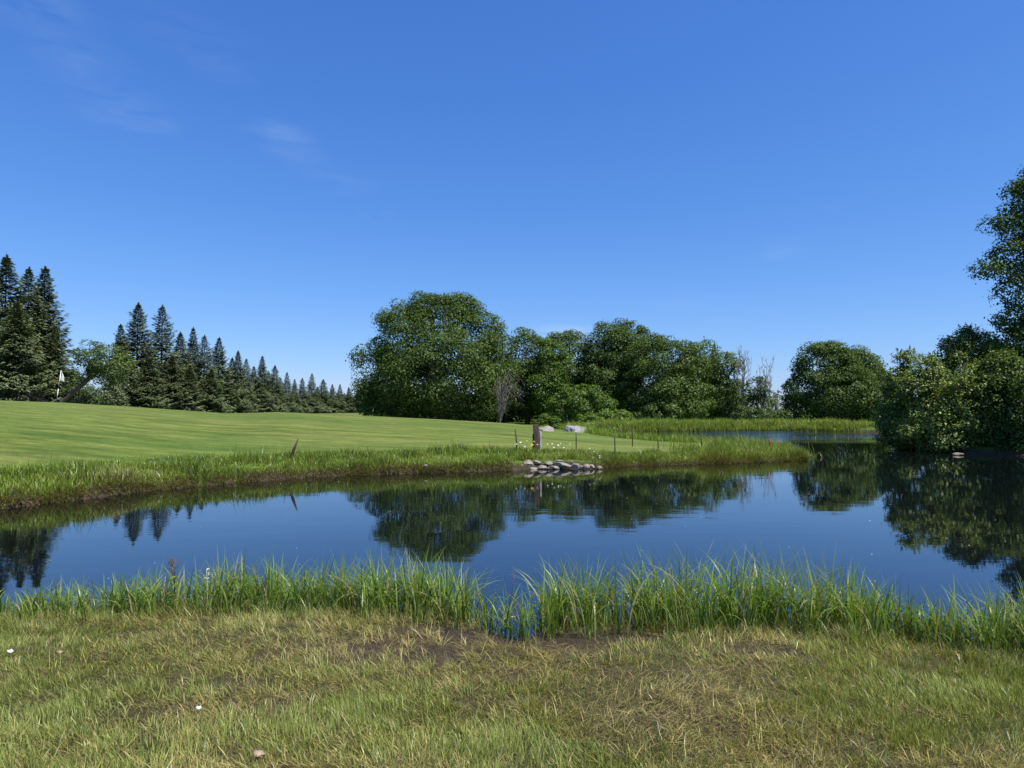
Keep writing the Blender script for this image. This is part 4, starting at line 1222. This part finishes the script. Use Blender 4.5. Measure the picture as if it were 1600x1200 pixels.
for k, (px, py) in enumerate(fpos):
    D = 21.6 + (720 - py) * .09
    c_ = at(px, py, D); zz = gz(c_[0], D)
    o = thing('white_flower', (c_[0], D, max(zz, c_[2] - .33)), 'small white daisy in the rough grass above the stone edging', 'flower', 'white daisies in the rough grass around the post')
    obj('stem', st_m, o); p_ = obj('petals', pe_m, o); p_.rotation_euler = (random.uniform(.2, .7), random.uniform(-.3, .3), 0); 
st2, pe2 = flower_mesh(.42, .052, M['petal_y'], 6)
for k, (px, py, s, lab) in enumerate([(831, 692, 1.2, 'largest yellow lily bloom left of the wooden post'), (823, 687, .7, 'upper small yellow lily bloom left of the post'), (834, 688, .8, 'yellow lily bloom touching the wooden post'),
                                      (825, 702, .6, 'lowest small yellow bloom left of the post'), (856, 664, 1.0, 'yellow bloom between the pale boulders')]):
    D = 22.8 if py > 670 else 50
    sc_ = s if py > 670 else 2.0
    c_ = at(px, py, D)
    o = thing('yellow_flower', (c_[0], D, c_[2] - .42 * sc_), lab, 'flower', 'yellow lilies near the post', scale=sc_)
    obj('stem', st2, o); p_ = obj('petals', pe2, o); p_.rotation_euler = (.5, 0, 0)

# tall reddish weed in the left sedge
c_ = on_z(270, 962, .05); zz = gz(c_[0], c_[1])
wd = thing('seeding_weed', (c_[0], c_[1], zz), 'tall weed with reddish branching seed head standing in the left sedge', 'weed')
top = at(270, 872, c_[1])[2] - zz
g = Geo(); tube(g, [[0, 0, 0], [.012, 0, top * .4], [0, .01, top * .8], [.015, 0, top]], [.006, .005, .004, .002], 5)
obj('stem', g.mesh('stem', M['reddish'], True), wd)
g = Geo(); g3 = Geo(); rs = np.random.default_rng(5)
for k in range(13):
    z0 = top * rs.uniform(.55, .98); an = rs.uniform(0, 6.28); l = .05 * (1.3 - z0 / top) + .03
    e = np.array([math.cos(an) * l, math.sin(an) * l, z0 + l * .9])
    tube(g, [[0.005, 0, z0], e], [.0025, .0015], 3)
    for q in range(9):
        f = rs.uniform(.2, 1); c0 = np.array([0, 0, z0]) * (1 - f) + e * f + rs.normal(0, .006, 3)
        tube(g, [c0, c0 + rs.normal(0, .006, 3) + np.array([0, 0, .006])], [.0026, .0012], 4)
obj('seed_head', g.mesh('seed_head', M['reddish']), wd)
rng = np.random.default_rng(6)
nl = 16; an = rng.uniform(0, 6.28, nl); zl = rng.uniform(.2, .75, nl) * top
leaves(g3, np.stack([np.cos(an) * .03, np.sin(an) * .03, zl], -1), np.stack([np.cos(an) * .3, np.sin(an) * .3, np.ones(nl)], -1), .07, .022, np.full(nl, .4))
obj('leaf', g3.mesh('leaf', M['bright']), wd)

# second thin pale-flowered weed stems
for k, (px, bpy_, tpy, lab) in enumerate([(322, 965, 888, 'thin weed with tiny pale buds right of the reddish weed'), (802, 985, 892, 'dark thin rush stem standing in the sedge gap')]):
    c_ = on_z(px, bpy_, .02); zz = max(gz(c_[0], c_[1]), -.05); top = at(px, tpy, c_[1])[2] - zz
    o = thing('thin_weed', (c_[0], c_[1], zz), lab, 'weed')
    g = Geo(); tube(g, [[0, 0, 0], [.01, 0, top * .5], [-.005, 0, top]], [.004, .003, .002], 5); obj('stem', g.mesh('stem', M['reddish'] if k else M['straw'], True), o)
    g = Geo()
    for q in range(8):
        a_ = random.uniform(0, 6.28); z0 = top * random.uniform(.75, 1)
        tube(g, [[0, 0, z0], [math.cos(a_) * .02, math.sin(a_) * .02, z0 + .012]], [.0012, .003], 4)
    obj('buds', g.mesh('buds', M['petal_w'] if not k else M['reddish']), o, kind='stuff')

# bent dead reed stem in the gap
y0 = on_z(800, 985)[1]
g = Geo(); pp = [at(784, 972, y0), at(790, 966, y0), at(806, 963, y0), at(822, 962, y0), at(838, 963, y0 + .05)]
pp = np.array(pp); o0 = np.array([pp[0][0], pp[0][1], 0])
tube(g, pp - o0, [.007, .008, .008, .007, .005], 6)
obj('bent_reed_stem', g.mesh('bent_reed_stem', M['straw'], True), None, o0, label='pinkish straw coloured bent reed stem across the gap in the sedge', category='reed stem')

# broad bent blades hanging into the gap
def gap_blades():
    global rng
    rng = np.random.default_rng(77)
    g = Geo()
    xs = [(772, 992), (785, 1000), (800, 990), (818, 985), (826, 992), (845, 985), (792, 975), (765, 980), (806, 1000)]
    B = np.array([on_z(*p, .0) for p in xs]); n = len(B)
    blades(g, B, rng.uniform(.2, .5, n), rng.uniform(.010, .016, n), rng.uniform(0, 6.28, n), np.abs(rng.normal(.3, .3, n)), rng.uniform(.6, 2.2, n), 8, rng.uniform(.55, 1, n), rng.uniform(.8, 1.3, n))
    obj('gap_sedge', g.mesh('gap_sedge', M['reed_blade']), kind='stuff', label='few loose bent sedge blades in the muddy gap', category='sedge')
gap_blades()

# seed fluff and specks afloat
rng = np.random.default_rng(901)
g = Geo()
nf = 150
fx = rng.uniform(-9, 11, nf); fy = rng.uniform(6.6, 19, nf)
kf = shore(fx, fy) < -.15
fx, fy = fx[kf], fy[kf]; nf = len(fx)
leaves(g, np.stack([fx, fy, np.full(nf, .006)], -1), np.tile([0, 0, 1.], (nf, 1)) + rng.normal(0, .1, (nf, 3)), rng.uniform(.01, .03, nf), .012, np.full(nf, .5), .02)
obj('floating_fluff', g.mesh('floating_fluff', M['petal_w']), kind='stuff', label='tiny pale seed specks floating on the pond', category='debris')

# scraps on the lawn: white petals, dry leaves
def scrap(px, py, s, mat, label, seed, cat, name):
    c_ = on_z(px, py, .2)
    for _ in range(3): c_ = on_z(px, py, gz(c_[0], c_[1]) + .045)
    rs = np.random.default_rng(seed); g = Geo()
    n = 10; V = [(0, 0, .008)]
    for k in range(n):
        a_ = k / n * 6.283; r = s * rs.uniform(.6, 1.15)
        V.append((math.cos(a_) * r, math.sin(a_) * r * .8, rs.uniform(-.1, .5) * s))
    V2 = [(x * .9, y * .9, z - .004) for x, y, z in V]
    T = [(0, k + 1, (k + 1) % n + 1) for k in range(n)] + [(n + 1, n + 1 + (k + 1) % n + 1, n + 1 + k + 1) for k in range(n)]
    Q = [(k + 1, n + 2 + k, n + 2 + (k + 1) % n, (k + 1) % n + 1) for k in range(n)]
    g.add(np.array(V + V2), Q, T)
    o = obj(name, g.mesh(name, M[mat]), None, c_, label=label, category=cat)
    o.rotation_euler = (.35, random.uniform(-.3, .3), 0)
scrap(16, 1018, .026, 'petal_w', 'crumpled white scrap in the grass at the far left', 1, 'scrap', 'white_scrap')
scrap(310, 1106, .018, 'petal_w', 'small white scrap low in the left grass, nearest the camera', 2, 'scrap', 'white_scrap')
scrap(93, 1019, .022, 'deadleaf', 'pale brown curled leaf in the grass beside the left white scrap', 3, 'leaf', 'dry_leaf')
scrap(404, 1178, .028, 'deadleaf', 'tan dry leaf at the bottom edge of the grass', 4, 'leaf', 'dry_leaf')

#print('tris', sum(sum(len(p.vertices) - 2 for p in me_.polygons) for me_ in bpy.data.meshes if me_.users))
